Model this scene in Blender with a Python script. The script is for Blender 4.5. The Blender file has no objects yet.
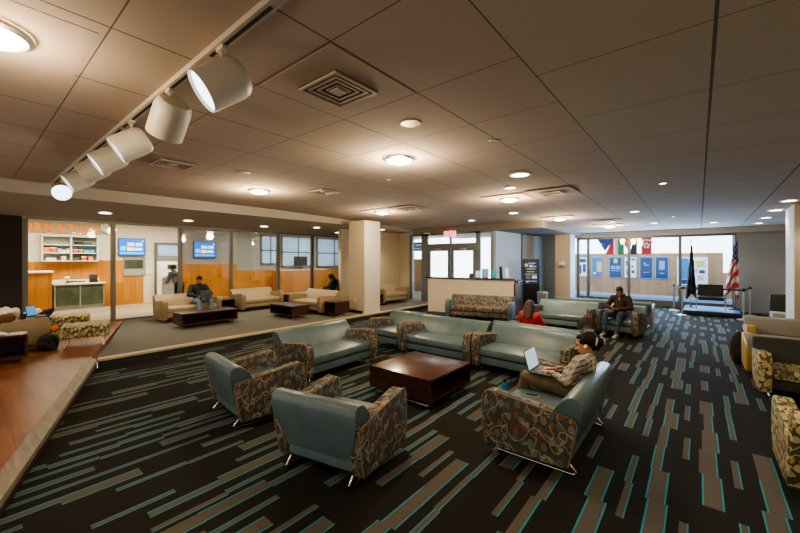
import bpy, bmesh, math, random
from mathutils import Vector, Matrix, Euler
random.seed(7)
PI = math.pi
sc = bpy.context.scene
COL = sc.collection
V = Vector

# ------------------------------------------------------------------ materials
def nt(name):
    m = bpy.data.materials.new(name); m.use_nodes = True
    t = m.node_tree; b = t.nodes['Principled BSDF']
    return m, t, b

def N(t, kind, **kw):
    n = t.nodes.new(kind)
    for k, v in kw.items():
        setattr(n, k, v)
    return n

def mt(t, op, a, b=None, c=None, clamp=False):
    n = t.nodes.new('ShaderNodeMath'); n.operation = op; n.use_clamp = clamp
    for i, v in enumerate((a, b, c)):
        if v is None: continue
        if isinstance(v, (int, float)): n.inputs[i].default_value = v
        else: t.links.new(v, n.inputs[i])
    return n.outputs[0]

def mixc(t, f, a, b):
    n = t.nodes.new('ShaderNodeMix'); n.data_type = 'RGBA'
    for s, v in ((n.inputs[0], f), (n.inputs[6], a), (n.inputs[7], b)):
        if isinstance(v, (int, float)): s.default_value = v
        elif isinstance(v, (tuple, list)): s.default_value = tuple(v)[:3] + (1,)
        else: t.links.new(v, s)
    return n.outputs[2]

def plain(name, col, rough=.6, metal=0, emit=0, noise=0, nscale=30, bump=0, bscale=200, coat=0, ecol=None, spec=None):
    m, t, b = nt(name)
    b.inputs['Base Color'].default_value = (*col, 1)
    b.inputs['Roughness'].default_value = rough
    b.inputs['Metallic'].default_value = metal
    if spec is not None: b.inputs['Specular IOR Level'].default_value = spec
    if coat: b.inputs['Coat Weight'].default_value = coat
    if emit:
        b.inputs['Emission Color'].default_value = (*(ecol or col), 1)
        b.inputs['Emission Strength'].default_value = emit
    tc = N(t, 'ShaderNodeTexCoord')
    if noise:
        n = N(t, 'ShaderNodeTexNoise'); n.inputs['Scale'].default_value = nscale; n.inputs['Detail'].default_value = 4
        t.links.new(tc.outputs['Object'], n.inputs['Vector'])
        f = mt(t, 'MULTIPLY_ADD', n.outputs['Fac'], 1.6, -.3, True)
        c = mixc(t, f, tuple(x*(1-noise) for x in col), tuple(min(1, x*(1+noise)) for x in col))
        t.links.new(c, b.inputs['Base Color'])
    if bump:
        n = N(t, 'ShaderNodeTexNoise'); n.inputs['Scale'].default_value = bscale; n.inputs['Detail'].default_value = 3
        t.links.new(tc.outputs['Object'], n.inputs['Vector'])
        bp = N(t, 'ShaderNodeBump'); bp.inputs['Strength'].default_value = bump; bp.inputs['Distance'].default_value = .01
        t.links.new(n.outputs['Fac'], bp.inputs['Height']); t.links.new(bp.outputs[0], b.inputs['Normal'])
    return m

def wood(name, c1, c2, axis=1, scale=1.0, plank=0, rough=.35, coat=0, long=12.0):
    m, t, b = nt(name)
    tc = N(t, 'ShaderNodeTexCoord'); mp = N(t, 'ShaderNodeMapping')
    s = [long, long, long]; s[axis] = 1.2
    mp.inputs['Scale'].default_value = [q*scale for q in s]
    t.links.new(tc.outputs['Object'], mp.inputs['Vector'])
    n = N(t, 'ShaderNodeTexNoise'); n.inputs['Scale'].default_value = 1.6; n.inputs['Detail'].default_value = 6; n.inputs['Distortion'].default_value = .6
    t.links.new(mp.outputs[0], n.inputs['Vector'])
    f = mt(t, 'MULTIPLY_ADD', n.outputs['Fac'], 2.2, -.6, True)
    c = mixc(t, f, c1, c2)
    if plank:
        sp = N(t, 'ShaderNodeSeparateXYZ'); t.links.new(tc.outputs['Object'], sp.inputs[0])
        ax = plank[0]; w = plank[1]; al = plank[2]; L = plank[3]
        u = mt(t, 'DIVIDE', sp.outputs[ax], w); i = mt(t, 'FLOOR', u); fu = mt(t, 'FRACT', u)
        wn = N(t, 'ShaderNodeTexWhiteNoise', noise_dimensions='1D'); t.links.new(i, wn.inputs['W'])
        v = mt(t, 'ADD', mt(t, 'DIVIDE', sp.outputs[al], L), mt(t, 'MULTIPLY', wn.outputs[0], 3.7))
        j = mt(t, 'FLOOR', v); fv = mt(t, 'FRACT', v)
        w2 = N(t, 'ShaderNodeTexWhiteNoise', noise_dimensions='2D')
        cb = N(t, 'ShaderNodeCombineXYZ'); t.links.new(i, cb.inputs[0]); t.links.new(j, cb.inputs[1]); t.links.new(cb.outputs[0], w2.inputs['Vector'])
        c = mixc(t, mt(t, 'MULTIPLY', w2.outputs[0], .45), c, tuple(q*.45 for q in c1))
        line = mt(t, 'MAXIMUM', mt(t, 'LESS_THAN', fu, .02), mt(t, 'LESS_THAN', fv, .004))
        c = mixc(t, mt(t, 'MULTIPLY', line, .7), c, tuple(q*.25 for q in c1))
    t.links.new(c, b.inputs['Base Color'])
    b.inputs['Roughness'].default_value = rough
    if coat: b.inputs['Coat Weight'].default_value = coat; b.inputs['Coat Roughness'].default_value = .15
    return m

def loopy(name, base, cols, line, scale=1.0, dark=None):
    """upholstery of overlapping ovals with pale looping cords"""
    m, t, b = nt(name)
    uv = N(t, 'ShaderNodeTexCoord').outputs['UV']
    def vor(sc_, off, rnd=1.0, warp=0.02):
        mp = N(t, 'ShaderNodeMapping'); mp.inputs['Scale'].default_value = (sc_*scale, sc_*scale*.78, 1); mp.inputs['Location'].default_value = (off, off*.7, 0)
        n = N(t, 'ShaderNodeTexNoise', noise_dimensions='2D'); n.inputs['Scale'].default_value = 6*scale
        t.links.new(uv, n.inputs['Vector'])
        vm = N(t, 'ShaderNodeVectorMath', operation='SCALE'); t.links.new(n.outputs['Color'], vm.inputs[0]); vm.inputs['Scale'].default_value = warp
        va = N(t, 'ShaderNodeVectorMath', operation='ADD'); t.links.new(uv, va.inputs[0]); t.links.new(vm.outputs[0], va.inputs[1])
        t.links.new(va.outputs[0], mp.inputs['Vector'])
        vo = N(t, 'ShaderNodeTexVoronoi', voronoi_dimensions='2D'); vo.inputs['Scale'].default_value = 1; vo.inputs['Randomness'].default_value = rnd
        t.links.new(mp.outputs[0], vo.inputs['Vector'])
        return vo
    a = vor(12, 0.0, .65, .018)
    ramp = N(t, 'ShaderNodeValToRGB'); ramp.color_ramp.interpolation = 'CONSTANT'
    el = ramp.color_ramp.elements
    el[0].position = 0; el[0].color = (*cols[0], 1); el[1].position = 1/len(cols); el[1].color = (*cols[1], 1)
    for k in range(2, len(cols)):
        e = el.new(k/len(cols)); e.color = (*cols[k], 1)
    sp = N(t, 'ShaderNodeSeparateColor'); t.links.new(a.outputs['Color'], sp.inputs[0]); t.links.new(sp.outputs[0], ramp.inputs[0])
    c = mixc(t, mt(t, 'LESS_THAN', a.outputs['Distance'], .40), base, ramp.outputs[0])
    if dark:
        c = mixc(t, mt(t, 'COMPARE', a.outputs['Distance'], .42, .03), c, dark)
    d = vor(7.0, 3.3, .9, .20)
    ring = mt(t, 'COMPARE', d.outputs['Distance'], .37, .045)
    n = N(t, 'ShaderNodeTexNoise', noise_dimensions='2D'); n.inputs['Scale'].default_value = 5*scale; t.links.new(uv, n.inputs['Vector'])
    ring = mt(t, 'MULTIPLY', ring, mt(t, 'GREATER_THAN', n.outputs['Fac'], .42))
    c = mixc(t, ring, c, line)
    n2 = N(t, 'ShaderNodeTexNoise', noise_dimensions='2D'); n2.inputs['Scale'].default_value = 3.3*scale; n2.inputs['Detail'].default_value = 0
    t.links.new(uv, n2.inputs['Vector'])
    c = mixc(t, mt(t, 'COMPARE', n2.outputs['Fac'], .5, .011), c, line)
    t.links.new(c, b.inputs['Base Color']); b.inputs['Roughness'].default_value = .75
    return m

def carpet_mat():
    m, t, b = nt('striped_carpet')
    tc = N(t, 'ShaderNodeTexCoord'); sp = N(t, 'ShaderNodeSeparateXYZ'); t.links.new(tc.outputs['Object'], sp.inputs[0])
    x, y = sp.outputs[0], sp.outputs[1]
    u = mt(t, 'DIVIDE', x, .19); i = mt(t, 'FLOOR', u); fu = mt(t, 'FRACT', u)
    wn = N(t, 'ShaderNodeTexWhiteNoise', noise_dimensions='1D'); t.links.new(i, wn.inputs['W'])
    # neighbouring columns step in a loose diagonal
    off = mt(t, 'ADD', mt(t, 'MULTIPLY', i, .27), mt(t, 'MULTIPLY', wn.outputs[0], .25))
    v = mt(t, 'ADD', mt(t, 'DIVIDE', y, .56), off); j = mt(t, 'FLOOR', v)
    cb = N(t, 'ShaderNodeCombineXYZ'); t.links.new(i, cb.inputs[0]); t.links.new(j, cb.inputs[1])
    w2 = N(t, 'ShaderNodeTexWhiteNoise', noise_dimensions='2D'); t.links.new(cb.outputs[0], w2.inputs['Vector'])
    r = w2.outputs[0]
    s2 = N(t, 'ShaderNodeSeparateColor'); t.links.new(w2.outputs[1], s2.inputs[0])
    par = mt(t, 'FLOORED_MODULO', i, 2.0)
    wide = mt(t, 'MULTIPLY', mt(t, 'GREATER_THAN', r, .31), mt(t, 'SUBTRACT', 1.0, par)); nar = mt(t, 'MULTIPLY', mt(t, 'GREATER_THAN', r, .44), par)
    thin = mt(t, 'GREATER_THAN', s2.outputs[0], .7)
    hw = mt(t, 'ADD', mt(t, 'MULTIPLY', wide, mt(t, 'SUBTRACT', .37, mt(t, 'MULTIPLY', thin, .14))), mt(t, 'MULTIPLY', nar, .15))
    fu = mt(t, 'ADD', fu, mt(t, 'MULTIPLY_ADD', s2.outputs[2], .30, -.15))
    dx = mt(t, 'ABSOLUTE', mt(t, 'SUBTRACT', fu, .5))
    g = mt(t, 'LESS_THAN', dx, hw)
    edge = mt(t, 'MULTIPLY', g, mt(t, 'GREATER_THAN', dx, mt(t, 'SUBTRACT', hw, mt(t, 'SUBTRACT', .062, mt(t, 'MULTIPLY', par, .015)))))
    one = mt(t, 'MAXIMUM', mt(t, 'GREATER_THAN', fu, .5), mt(t, 'GREATER_THAN', s2.outputs[1], .35))
    edge = mt(t, 'MULTIPLY', edge, one)
    n = N(t, 'ShaderNodeTexNoise'); n.inputs['Scale'].default_value = 260; t.links.new(tc.outputs['Object'], n.inputs['Vector'])
    base = mixc(t, n.outputs['Fac'], (.010, .009, .008), (.030, .027, .024))
    gray = mixc(t, n.outputs['Fac'], (.065, .058, .048), (.15, .135, .115))
    c = mixc(t, g, base, gray); c = mixc(t, edge, c, (.03, .27, .34))
    t.links.new(c, b.inputs['Base Color']); b.inputs['Roughness'].default_value = .9; b.inputs['Specular IOR Level'].default_value = .15
    bp = N(t, 'ShaderNodeBump'); bp.inputs['Strength'].default_value = .3; bp.inputs['Distance'].default_value = .004
    t.links.new(n.outputs['Fac'], bp.inputs['Height']); t.links.new(bp.outputs[0], b.inputs['Normal'])
    return m

def tile_mat(name, ox, sx, oy, sy, wx=.014, wy=.009, col=(.47, .385, .315)):
    m, t, b = nt(name)
    tc = N(t, 'ShaderNodeTexCoord'); sp = N(t, 'ShaderNodeSeparateXYZ'); t.links.new(tc.outputs['Object'], sp.inputs[0])
    def ln(o, off, s, w):
        f = mt(t, 'FRACT', mt(t, 'DIVIDE', mt(t, 'SUBTRACT', o, off - w/2), s))
        return mt(t, 'LESS_THAN', f, w/s)
    l = mt(t, 'MAXIMUM', ln(sp.outputs[0], ox, sx, wx), ln(sp.outputs[1], oy, sy, wy))
    n = N(t, 'ShaderNodeTexNoise'); n.inputs['Scale'].default_value = 160; n.inputs['Detail'].default_value = 5; t.links.new(tc.outputs['Object'], n.inputs['Vector'])
    f = mt(t, 'MULTIPLY_ADD', n.outputs['Fac'], 2, -.5, True)
    c = mixc(t, f, tuple(q*.82 for q in col), tuple(q*1.12 for q in col))
    c = mixc(t, l, c, tuple(q*.25 for q in col))
    t.links.new(c, b.inputs['Base Color']); b.inputs['Roughness'].default_value = .95
    bp = N(t, 'ShaderNodeBump'); bp.inputs['Strength'].default_value = .25; bp.inputs['Distance'].default_value = .004
    t.links.new(mt(t, 'SUBTRACT', n.outputs['Fac'], l), bp.inputs['Height']); t.links.new(bp.outputs[0], b.inputs['Normal'])
    return m

def glass_mat(name, tint=(.9, .95, .95), refl=.12):
    m, t, b = nt(name); t.nodes.remove(b)
    out = t.nodes['Material Output']
    tr = N(t, 'ShaderNodeBsdfTransparent'); tr.inputs[0].default_value = (*tint, 1)
    gl = N(t, 'ShaderNodeBsdfGlossy'); gl.inputs['Roughness'].default_value = .03
    fr = N(t, 'ShaderNodeFresnel'); fr.inputs[0].default_value = 1.5
    f = mt(t, 'ADD', fr.outputs[0], refl - .04, None, True)
    mx = N(t, 'ShaderNodeMixShader'); t.links.new(f, mx.inputs[0]); t.links.new(tr.outputs[0], mx.inputs[1]); t.links.new(gl.outputs[0], mx.inputs[2])
    t.links.new(mx.outputs[0], out.inputs[0])
    return m

def plaid(name, c0, c1, c2, s=.055):
    m, t, b = nt(name)
    tc = N(t, 'ShaderNodeTexCoord'); sp = N(t, 'ShaderNodeSeparateXYZ'); t.links.new(tc.outputs['Object'], sp.inputs[0])
    a = mt(t, 'ADD', sp.outputs[0], mt(t, 'MULTIPLY', sp.outputs[1], .6)); z = mt(t, 'ADD', sp.outputs[2], mt(t, 'MULTIPLY', sp.outputs[1], .5))
    fa = mt(t, 'FRACT', mt(t, 'DIVIDE', a, s)); fz = mt(t, 'FRACT', mt(t, 'DIVIDE', z, s))
    A = mt(t, 'LESS_THAN', fa, .45); Z_ = mt(t, 'LESS_THAN', fz, .45)
    c = mixc(t, mt(t, 'MULTIPLY', mt(t, 'ADD', A, Z_), .5), c0, c1)
    l = mt(t, 'MAXIMUM', mt(t, 'COMPARE', fa, .72, .035), mt(t, 'COMPARE', fz, .72, .035))
    c = mixc(t, mt(t, 'MULTIPLY', l, .6), c, c2)
    t.links.new(c, b.inputs['Base Color']); b.inputs['Roughness'].default_value = .9
    return m

M = {}
M['vinyl'] = plain('teal_vinyl', (.098, .150, .170), .36, noise=.18, nscale=5, bump=.25, bscale=9)
M['vinyl_lt'] = plain('pale_teal_vinyl', (.17, .25, .28), .38, noise=.12, nscale=4, bump=.2, bscale=9)
M['arm'] = loopy('loop_fabric', (.075, .066, .050), [(.13, .13, .12), (.17, .165, .15), (.17, .085, .045), (.095, .11, .115), (.06, .05, .038), (.15, .155, .15)], (.30, .255, .17), 1.0, (.03, .026, .02))
M['yarm'] = loopy('yellow_loop_fabric', (.09, .08, .035), [(.55, .43, .19), (.38, .33, .18), (.44, .32, .13), (.18, .16, .08), (.48, .42, .24)], (.55, .50, .32), 1.2, (.06, .05, .025))
M['piping'] = plain('tan_piping', (.24, .19, .12), .6)
M['beige'] = plain('beige_vinyl', (.40, .31, .19), .45, noise=.1, nscale=5, bump=.2, bscale=12)
M['beige_arm'] = plain('tan_vinyl', (.30, .235, .14), .45, noise=.1, nscale=5)
M['dkback'] = plain('dark_brown_fabric', (.035, .032, .028), .7, noise=.2)
M['yvinyl'] = plain('mustard_vinyl', (.45, .31, .07), .5, noise=.1)
M['greyvinyl'] = plain('light_grey_vinyl', (.32, .32, .29), .5, noise=.1)
M['chrome'] = plain('chrome', (.75, .72, .68), .18, 1)
M['steel'] = plain('brushed_steel', (.5, .5, .5), .35, .9)
M['cherry'] = wood('cherry_laminate', (.040, .016, .011), (.095, .036, .024), 1, 1.0, rough=.26, coat=.3)
M['cherry_dk'] = wood('dark_cherry_laminate', (.035, .012, .008), (.075, .026, .016), 1, 1.0, rough=.35)
M['carpet'] = carpet_mat()
M['grey_carpet'] = plain('grey_carpet', (.15, .145, .125), .95, noise=.35, nscale=120, bump=.3, bscale=250)
M['woodfloor'] = wood('plank_floor', (.17, .062, .022), (.34, .135, .05), 0, .5, plank=(1, .17, 0, 1.3), rough=.33)
M['tilefloor'] = wood('pale_plank_tile', (.30, .235, .16), (.44, .36, .26), 1, .4, plank=(0, .45, 1, .9), rough=.4)
M['nosing'] = plain('pale_wood_nosing', (.52, .42, .27), .45, noise=.1)
M['nosing_d'] = wood('grey_wood_nosing', (.16, .13, .095), (.30, .25, .18), 0, 1, rough=.5)
M['riser'] = plain('dark_riser', (.035, .018, .014), .6)
M['riser_k'] = plain('black_riser', (.02, .024, .028), .6)
M['ceil_l'] = tile_mat('ceiling_tile_left', -.97, .985, .62, 1.0)
M['ceil_r'] = tile_mat('ceiling_tile_right', -1.03, 1.115, 3.0, 1.2,   .022, .009, (.48, .415, .33))
M['soffit'] = plain('soffit_paint', (.40, .36, .30), .9)
M['paint'] = plain('beige_wall_paint', (.58, .49, .36), .85)
M['paint_w'] = plain('cream_wall_paint', (.74, .66, .53), .8)
M['paint_g'] = plain('grey_wall_paint', (.30, .30, .29), .9, noise=.05)
M['paint_b'] = plain('cool_wall_paint', (.42, .50, .58), .8)
M['col_w'] = plain('lit_column_face', (.66, .62, .56), .8)
M['white'] = plain('white_paint', (.82, .82, .80), .7)
M['darkwall'] = plain('dark_brown_wall', (.020, .013, .011), .8)
M['mull'] = plain('mullion_metal', (.17, .17, .155), .4, .5)
M['frame_b'] = plain('door_frame_metal', (.22, .25, .29), .4, .5)
M['glass'] = glass_mat('clear_glass', (.93, .96, .97), .025)
M['glass_t'] = glass_mat('tinted_glass', (.86, .88, .88), .09)
M['orange'] = wood('orange_maple_panel', (.46, .17, .022), (.66, .28, .045), 2, .6, plank=(1, .42, 2, 9.0), rough=.35)
M['maple'] = wood('pale_maple_panel', (.40, .235, .12), (.52, .33, .19), 2, .6, plank=(0, .30, 2, 9.0), rough=.5)
M['black'] = plain('black_plastic', (.012, .012, .013), .4)
M['black_m'] = plain('black_fabric', (.014, .014, .016), .8, noise=.3)
M['leather'] = plain('black_leather', (.014, .012, .012), .35, bump=.3, bscale=40)
M['lamp'] = plain('lamp_lens', (1, .83, .6), .5, emit=14, ecol=(1, .80, .50))
M['lamp_w'] = plain('downlight_lens', (1, .9, .75), .5, emit=6, ecol=(1, .90, .72))
M['lamp_c'] = plain('track_lens', (.8, .9, 1), .5, emit=1.6, ecol=(.70, .87, 1))
M['track'] = plain('track_paint', (.50, .44, .36), .5)
M['trackhead'] = plain('track_head_paint', (.55, .52, .44), .45)
M['vent'] = plain('vent_metal', (.48, .42, .35), .5)
M['tilep'] = plain('plain_ceiling_panel', (.47, .385, .315), .95, noise=.12, nscale=160)
M['vent_d'] = plain('vent_dark', (.02, .018, .016), .8)
M['skin'] = plain('skin', (.48, .255, .155), .5, noise=.06, nscale=20)
M['skin_d'] = plain('tan_skin', (.36, .19, .115), .5, noise=.06, nscale=20)
M['hair_k'] = plain('black_hair', (.007, .006, .006), .55, noise=.4, nscale=90, bump=.35, bscale=120, spec=.25)
M['hair_b'] = plain('brown_hair', (.055, .026, .014), .5, noise=.5, nscale=70, bump=.5, bscale=110)
M['lip'] = plain('lips', (.38, .13, .10), .5)
M['eye'] = plain('eye_dark', (.02, .012, .010), .2)
M['brown_hood'] = plain('brown_fleece', (.050, .030, .018), .9, noise=.3, nscale=40)
M['grey_shirt'] = plain('grey_shirt', (.20, .23, .25), .9)
M['denim'] = plain('blue_denim', (.045, .075, .13), .85, noise=.35, nscale=25)
M['denim_l'] = plain('pale_denim', (.17, .25, .31), .85, noise=.3, nscale=25)
M['navy'] = plain('black_jacket', (.012, .014, .018), .7, noise=.3, nscale=30)
M['khaki'] = plain('olive_trousers', (.14, .115, .065), .9, noise=.25, nscale=25)
M['plaid'] = plaid('plaid_flannel', (.58, .52, .43), (.085, .08, .07), (.05, .05, .05))
M['stripe'] = plaid('striped_jacket', (.35, .36, .38), (.03, .03, .035), (.02, .02, .02), .09)
M['red'] = plain('red_shirt', (.55, .035, .04), .8)
M['shoe_w'] = plain('white_shoe', (.62, .56, .47), .6)
M['shoe_k'] = plain('dark_shoe', (.03, .03, .03), .6)
M['cream'] = plain('cream_cloth', (.68, .62, .50), .8, noise=.12, nscale=20)
M['orange_c'] = plain('orange_cloth', (.75, .20, .04), .8)
M['fur'] = plain('brown_knit', (.13, .05, .02), .9, noise=.7, nscale=35)
M['green_c'] = plain('green_strap', (.25, .7, .06), .6)
M['yellow_e'] = plain('yellow_plastic', (.75, .8, .02), .5, emit=.3)
M['blue_p'] = plain('blue_plastic', (.01, .22, .50), .3)
M['cyan_p'] = plain('cyan_card', (.02, .45, .62), .5)
M['paper'] = plain('paper', (.75, .74, .70), .8)
M['screen_b'] = plain('laptop_screen_blue', (.05, .16, .35), .3, emit=.5, ecol=(.08, .25, .55))
M['screen_g'] = plain('laptop_screen_grey', (.4, .5, .56), .3, emit=.35, ecol=(.55, .68, .75))
M['lap_grey'] = plain('laptop_grey', (.035, .04, .045), .4)
M['lap_mid'] = plain('laptop_slate', (.10, .13, .15), .4)
M['bag'] = plain('dark_bag_fabric', (.035, .028, .022), .8, noise=.5, nscale=14)
M['belt'] = plain('black_belt', (.012, .012, .014), .6)
M['blue_lino'] = plain('blue_floor', (.04, .17, .42), .4, noise=.25, nscale=3)
M['poster_b'] = plain('poster_blue', (.012, .06, .17), .5)
M['poster_c'] = plain('poster_cyan', (.01, .20, .45), .5)
M['poster_f'] = plain('poster_frame', (.16, .36, .62), .5)
M['poster_y'] = plain('poster_yellow', (.55, .55, .15), .5)
M['poster_w'] = plain('poster_white', (.70, .76, .80), .5, emit=.1, ecol=(.7, .8, 1))
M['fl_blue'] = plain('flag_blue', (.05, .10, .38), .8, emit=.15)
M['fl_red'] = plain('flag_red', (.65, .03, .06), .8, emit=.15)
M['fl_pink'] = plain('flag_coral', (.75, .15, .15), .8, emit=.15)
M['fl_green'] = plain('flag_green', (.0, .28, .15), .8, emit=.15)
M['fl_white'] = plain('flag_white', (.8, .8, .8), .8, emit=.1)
M['fl_navy'] = plain('flag_navy', (.03, .05, .12), .8)
M['usred'] = plain('stripe_red', (.42, .03, .05), .8)
M['uswhite'] = plain('stripe_white', (.60, .56, .52), .8)
M['usblue'] = plain('canton_blue', (.02, .03, .10), .8)
M['flagk'] = plain('dark_flag', (.012, .022, .030), .8)
M['tv_blue'] = plain('screen_blue', (.01, .1, .45), .3, emit=.6, ecol=(.02, .20, .75))
M['tv_cyan'] = plain('screen_cyan', (.1, .45, .8), .3, emit=.9, ecol=(.15, .55, .95))
M['tv_yel'] = plain('screen_yellow', (.8, .8, .1), .3, emit=.9, ecol=(.9, .85, .1))
M['tv_wht'] = plain('screen_white', (.8, .9, .95), .3, emit=.9, ecol=(.75, .9, 1))
M['exit'] = plain('exit_red', (.8, .01, .02), .4, emit=1.2, ecol=(1, .02, .03))
M['exit_w'] = plain('exit_body', (.9, .35, .38), .4, emit=.8, ecol=(1, .35, .40))
M['letter'] = plain('orange_letter', (.60, .17, .002), .6, emit=.25, ecol=(1, .35, .0))
M['clockface'] = plain('clock_face', (.70, .66, .52), .5)
M['redbox'] = plain('red_card', (.62, .06, .05), .6)
M['orabox'] = plain('orange_card', (.75, .22, .05), .6)
M['bluebox'] = plain('light_blue_card', (.25, .50, .75), .6)
M['pinkbox'] = plain('pink_card', (.8, .35, .45), .6)
M['shelfback'] = plain('shelf_grey', (.30, .31, .27), .7)
M['cab_glass'] = plain('cabinet_glass', (.07, .085, .055), .15, noise=.5, nscale=4)
M['daylight'] = plain('daylight_wall', (.92, .94, .97), .9, emit=2.2, ecol=(.92, .96, 1))  # emissive wall, its glow stands in for daylight outside
M['daylight_b'] = plain('daylight_wall_upper', (.88, .92, .98), .9, emit=1.5, ecol=(.88, .95, 1))  # hallway wall made to glow, brightness put into the material
M['win_bl'] = plain('far_window', (.25, .38, .52), .3, emit=.32, ecol=(.50, .72, .98), noise=.5, nscale=1.5)

# ------------------------------------------------------------------ mesh building
class MB:
    def __init__(s): s.bm = bmesh.new(); s.mi = 0
    def _mark(s, faces):
        for f in faces: f.material_index = s.mi
    def box(s, x0, x1, y0, y1, z0, z1, mi=0, bev=0, seg=2, M4=None):
        s.mi = mi; n0 = len(s.bm.faces)
        r = bmesh.ops.create_cube(s.bm, size=1)
        vs = r['verts']
        for v in vs:
            v.co = V(((x0+x1)/2 + v.co.x*(x1-x0), (y0+y1)/2 + v.co.y*(y1-y0), (z0+z1)/2 + v.co.z*(z1-z0)))
        fs = list({f for v in vs for f in v.link_faces})
        for f in fs: f.material_index = mi
        if bev:
            es = list({e for v in vs for e in v.link_edges})
            rr = bmesh.ops.bevel(s.bm, geom=es, offset=bev, segments=seg, profile=.6, affect='EDGES')
            for f in rr['faces']: f.material_index = mi
            vs = list({v for f in rr['faces'] for v in f.verts} | {v for v in vs if v.is_valid})
        if M4 is not None:
            bmesh.ops.transform(s.bm, matrix=M4, verts=[v for v in vs if v.is_valid])
        return s
    def poly(s, pts, mi=0):
        f = s.bm.faces.new([s.bm.verts.new(p) for p in pts]); f.material_index = mi; return s
    def prism(s, prof, axis, a0, a1, mi=0, bev=0, scale=None, seg=2):
        """prof: list of 2D points; axis 0: (y,z), 1: (x,z), 2: (x,y). scale(p)-> half width factor"""
        def mk(p, a):
            if axis == 0: return V((a, p[0], p[1]))
            if axis == 1: return V((p[0], a, p[1]))
            return V((p[0], p[1], a))
        A = [s.bm.verts.new(mk(p, a0 if scale is None else scale(p, -1))) for p in prof]
        B = [s.bm.verts.new(mk(p, a1 if scale is None else scale(p, 1))) for p in prof]
        n = len(prof); fs = []
        fs.append(s.bm.faces.new(A)); fs.append(s.bm.faces.new(B[::-1]))
        for i in range(n):
            j = (i+1) % n
            fs.append(s.bm.faces.new((A[j], A[i], B[i], B[j])))
        for f in fs: f.material_index = mi
        if bev:
            es = list({e for f in fs[:2] for e in f.edges})
            rr = bmesh.ops.bevel(s.bm, geom=es, offset=bev, segments=seg, profile=.6, affect='EDGES')
            for f in rr['faces']: f.material_index = mi
        return s
    def tube(s, pts, r, seg=10, closed=False, mi=0, caps=True):
        pts = [V(p) for p in pts]; n = len(pts); rings = []
        rs = r if isinstance(r, (list, tuple)) else [r]*n
        prev = None
        for i, p in enumerate(pts):
            if closed: d = pts[(i+1) % n] - pts[i-1]
            else: d = pts[min(i+1, n-1)] - pts[max(i-1, 0)]
            d.normalize()
            if prev is None:
                a = V((0, 0, 1)) if abs(d.z) < .9 else V((1, 0, 0)); u = d.cross(a).normalized()
            else:
                u = (prev - d*prev.dot(d)).normalized()
            prev = u; w = d.cross(u)
            rings.append([s.bm.verts.new(p + (u*math.cos(2*PI*k/seg) + w*math.sin(2*PI*k/seg))*rs[i]) for k in range(seg)])
        m = n if closed else n-1
        for i in range(m):
            A, B = rings[i], rings[(i+1) % n]
            for k in range(seg):
                f = s.bm.faces.new((A[k], A[(k+1) % seg], B[(k+1) % seg], B[k])); f.material_index = mi
        if not closed and caps:
            f = s.bm.faces.new(rings[0][::-1]); f.material_index = mi
            f = s.bm.faces.new(rings[-1]); f.material_index = mi
        return s
    def lathe(s, prof, seg=24, c=(0, 0, 0), mi=0, R=None):
        """prof list of (r,z)"""
        c = V(c); rings = []
        for r, z in prof:
            if r < 1e-6:
                p = V((0, 0, z)); p = (R @ p if R else p) + c; rings.append([s.bm.verts.new(p)])
            else:
                ring = []
                for k in range(seg):
                    p = V((r*math.cos(2*PI*k/seg), r*math.sin(2*PI*k/seg), z)); p = (R @ p if R else p) + c
                    ring.append(s.bm.verts.new(p))
                rings.append(ring)
        for A, B in zip(rings, rings[1:]):
            for k in range(seg):
                k2 = (k+1) % seg
                if len(A) == 1 and len(B) == 1: continue
                if len(A) == 1: f = s.bm.faces.new((A[0], B[k2], B[k]))
                elif len(B) == 1: f = s.bm.faces.new((A[k], A[k2], B[0]))
                else: f = s.bm.faces.new((A[k], A[k2], B[k2], B[k]))
                f.material_index = mi
        return s
    def ell(s, c, r, R=None, u=16, v=10, mi=0):
        c = V(c); rr = bmesh.ops.create_uvsphere(s.bm, u_segments=u, v_segments=v, radius=1)
        for w in rr['verts']:
            p = V((w.co.x*r[0], w.co.y*r[1], w.co.z*r[2])); w.co = (R @ p if R else p) + c
        for f in {f for w in rr['verts'] for f in w.link_faces}: f.material_index = mi
        return s
    def cap(s, p0, r0, p1, r1, seg=12):
        p0, p1 = V(p0), V(p1); d = p1-p0; L = d.length; d.normalize()
        pts = []; rs = []
        for k in (-80, -50, -20): a = math.radians(k); pts.append(p0 + d*math.sin(a)*r0); rs.append(math.cos(a)*r0)
        for k in (20, 50, 80): a = math.radians(k); pts.append(p1 + d*math.sin(a)*r1); rs.append(math.cos(a)*r1)
        return s.tube(pts, rs, seg)
    def build(s, name, mats, parent=None, smooth=35, fix=True):
        bm = s.bm
        if fix: bmesh.ops.recalc_face_normals(bm, faces=bm.faces[:])
        uvl = bm.loops.layers.uv.new('UVMap')
        for f in bm.faces:
            n = f.normal; a = max(range(3), key=lambda k: abs(n[k]))
            for l in f.loops:
                c = l.vert.co
                l[uvl].uv = (c.y, c.z) if a == 0 else ((c.x, c.z) if a == 1 else (c.x, c.y))
        me = bpy.data.meshes.new(name); bm.to_mesh(me); bm.free()
        if not isinstance(mats, (list, tuple)): mats = [mats]
        for m in mats: me.materials.append(m)
        if smooth:
            for p in me.polygons: p.use_smooth = True
            me.set_sharp_from_angle(angle=math.radians(smooth))
        o = bpy.data.objects.new(name, me); COL.objects.link(o)
        if parent is not None: o.parent = parent
        return o

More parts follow.
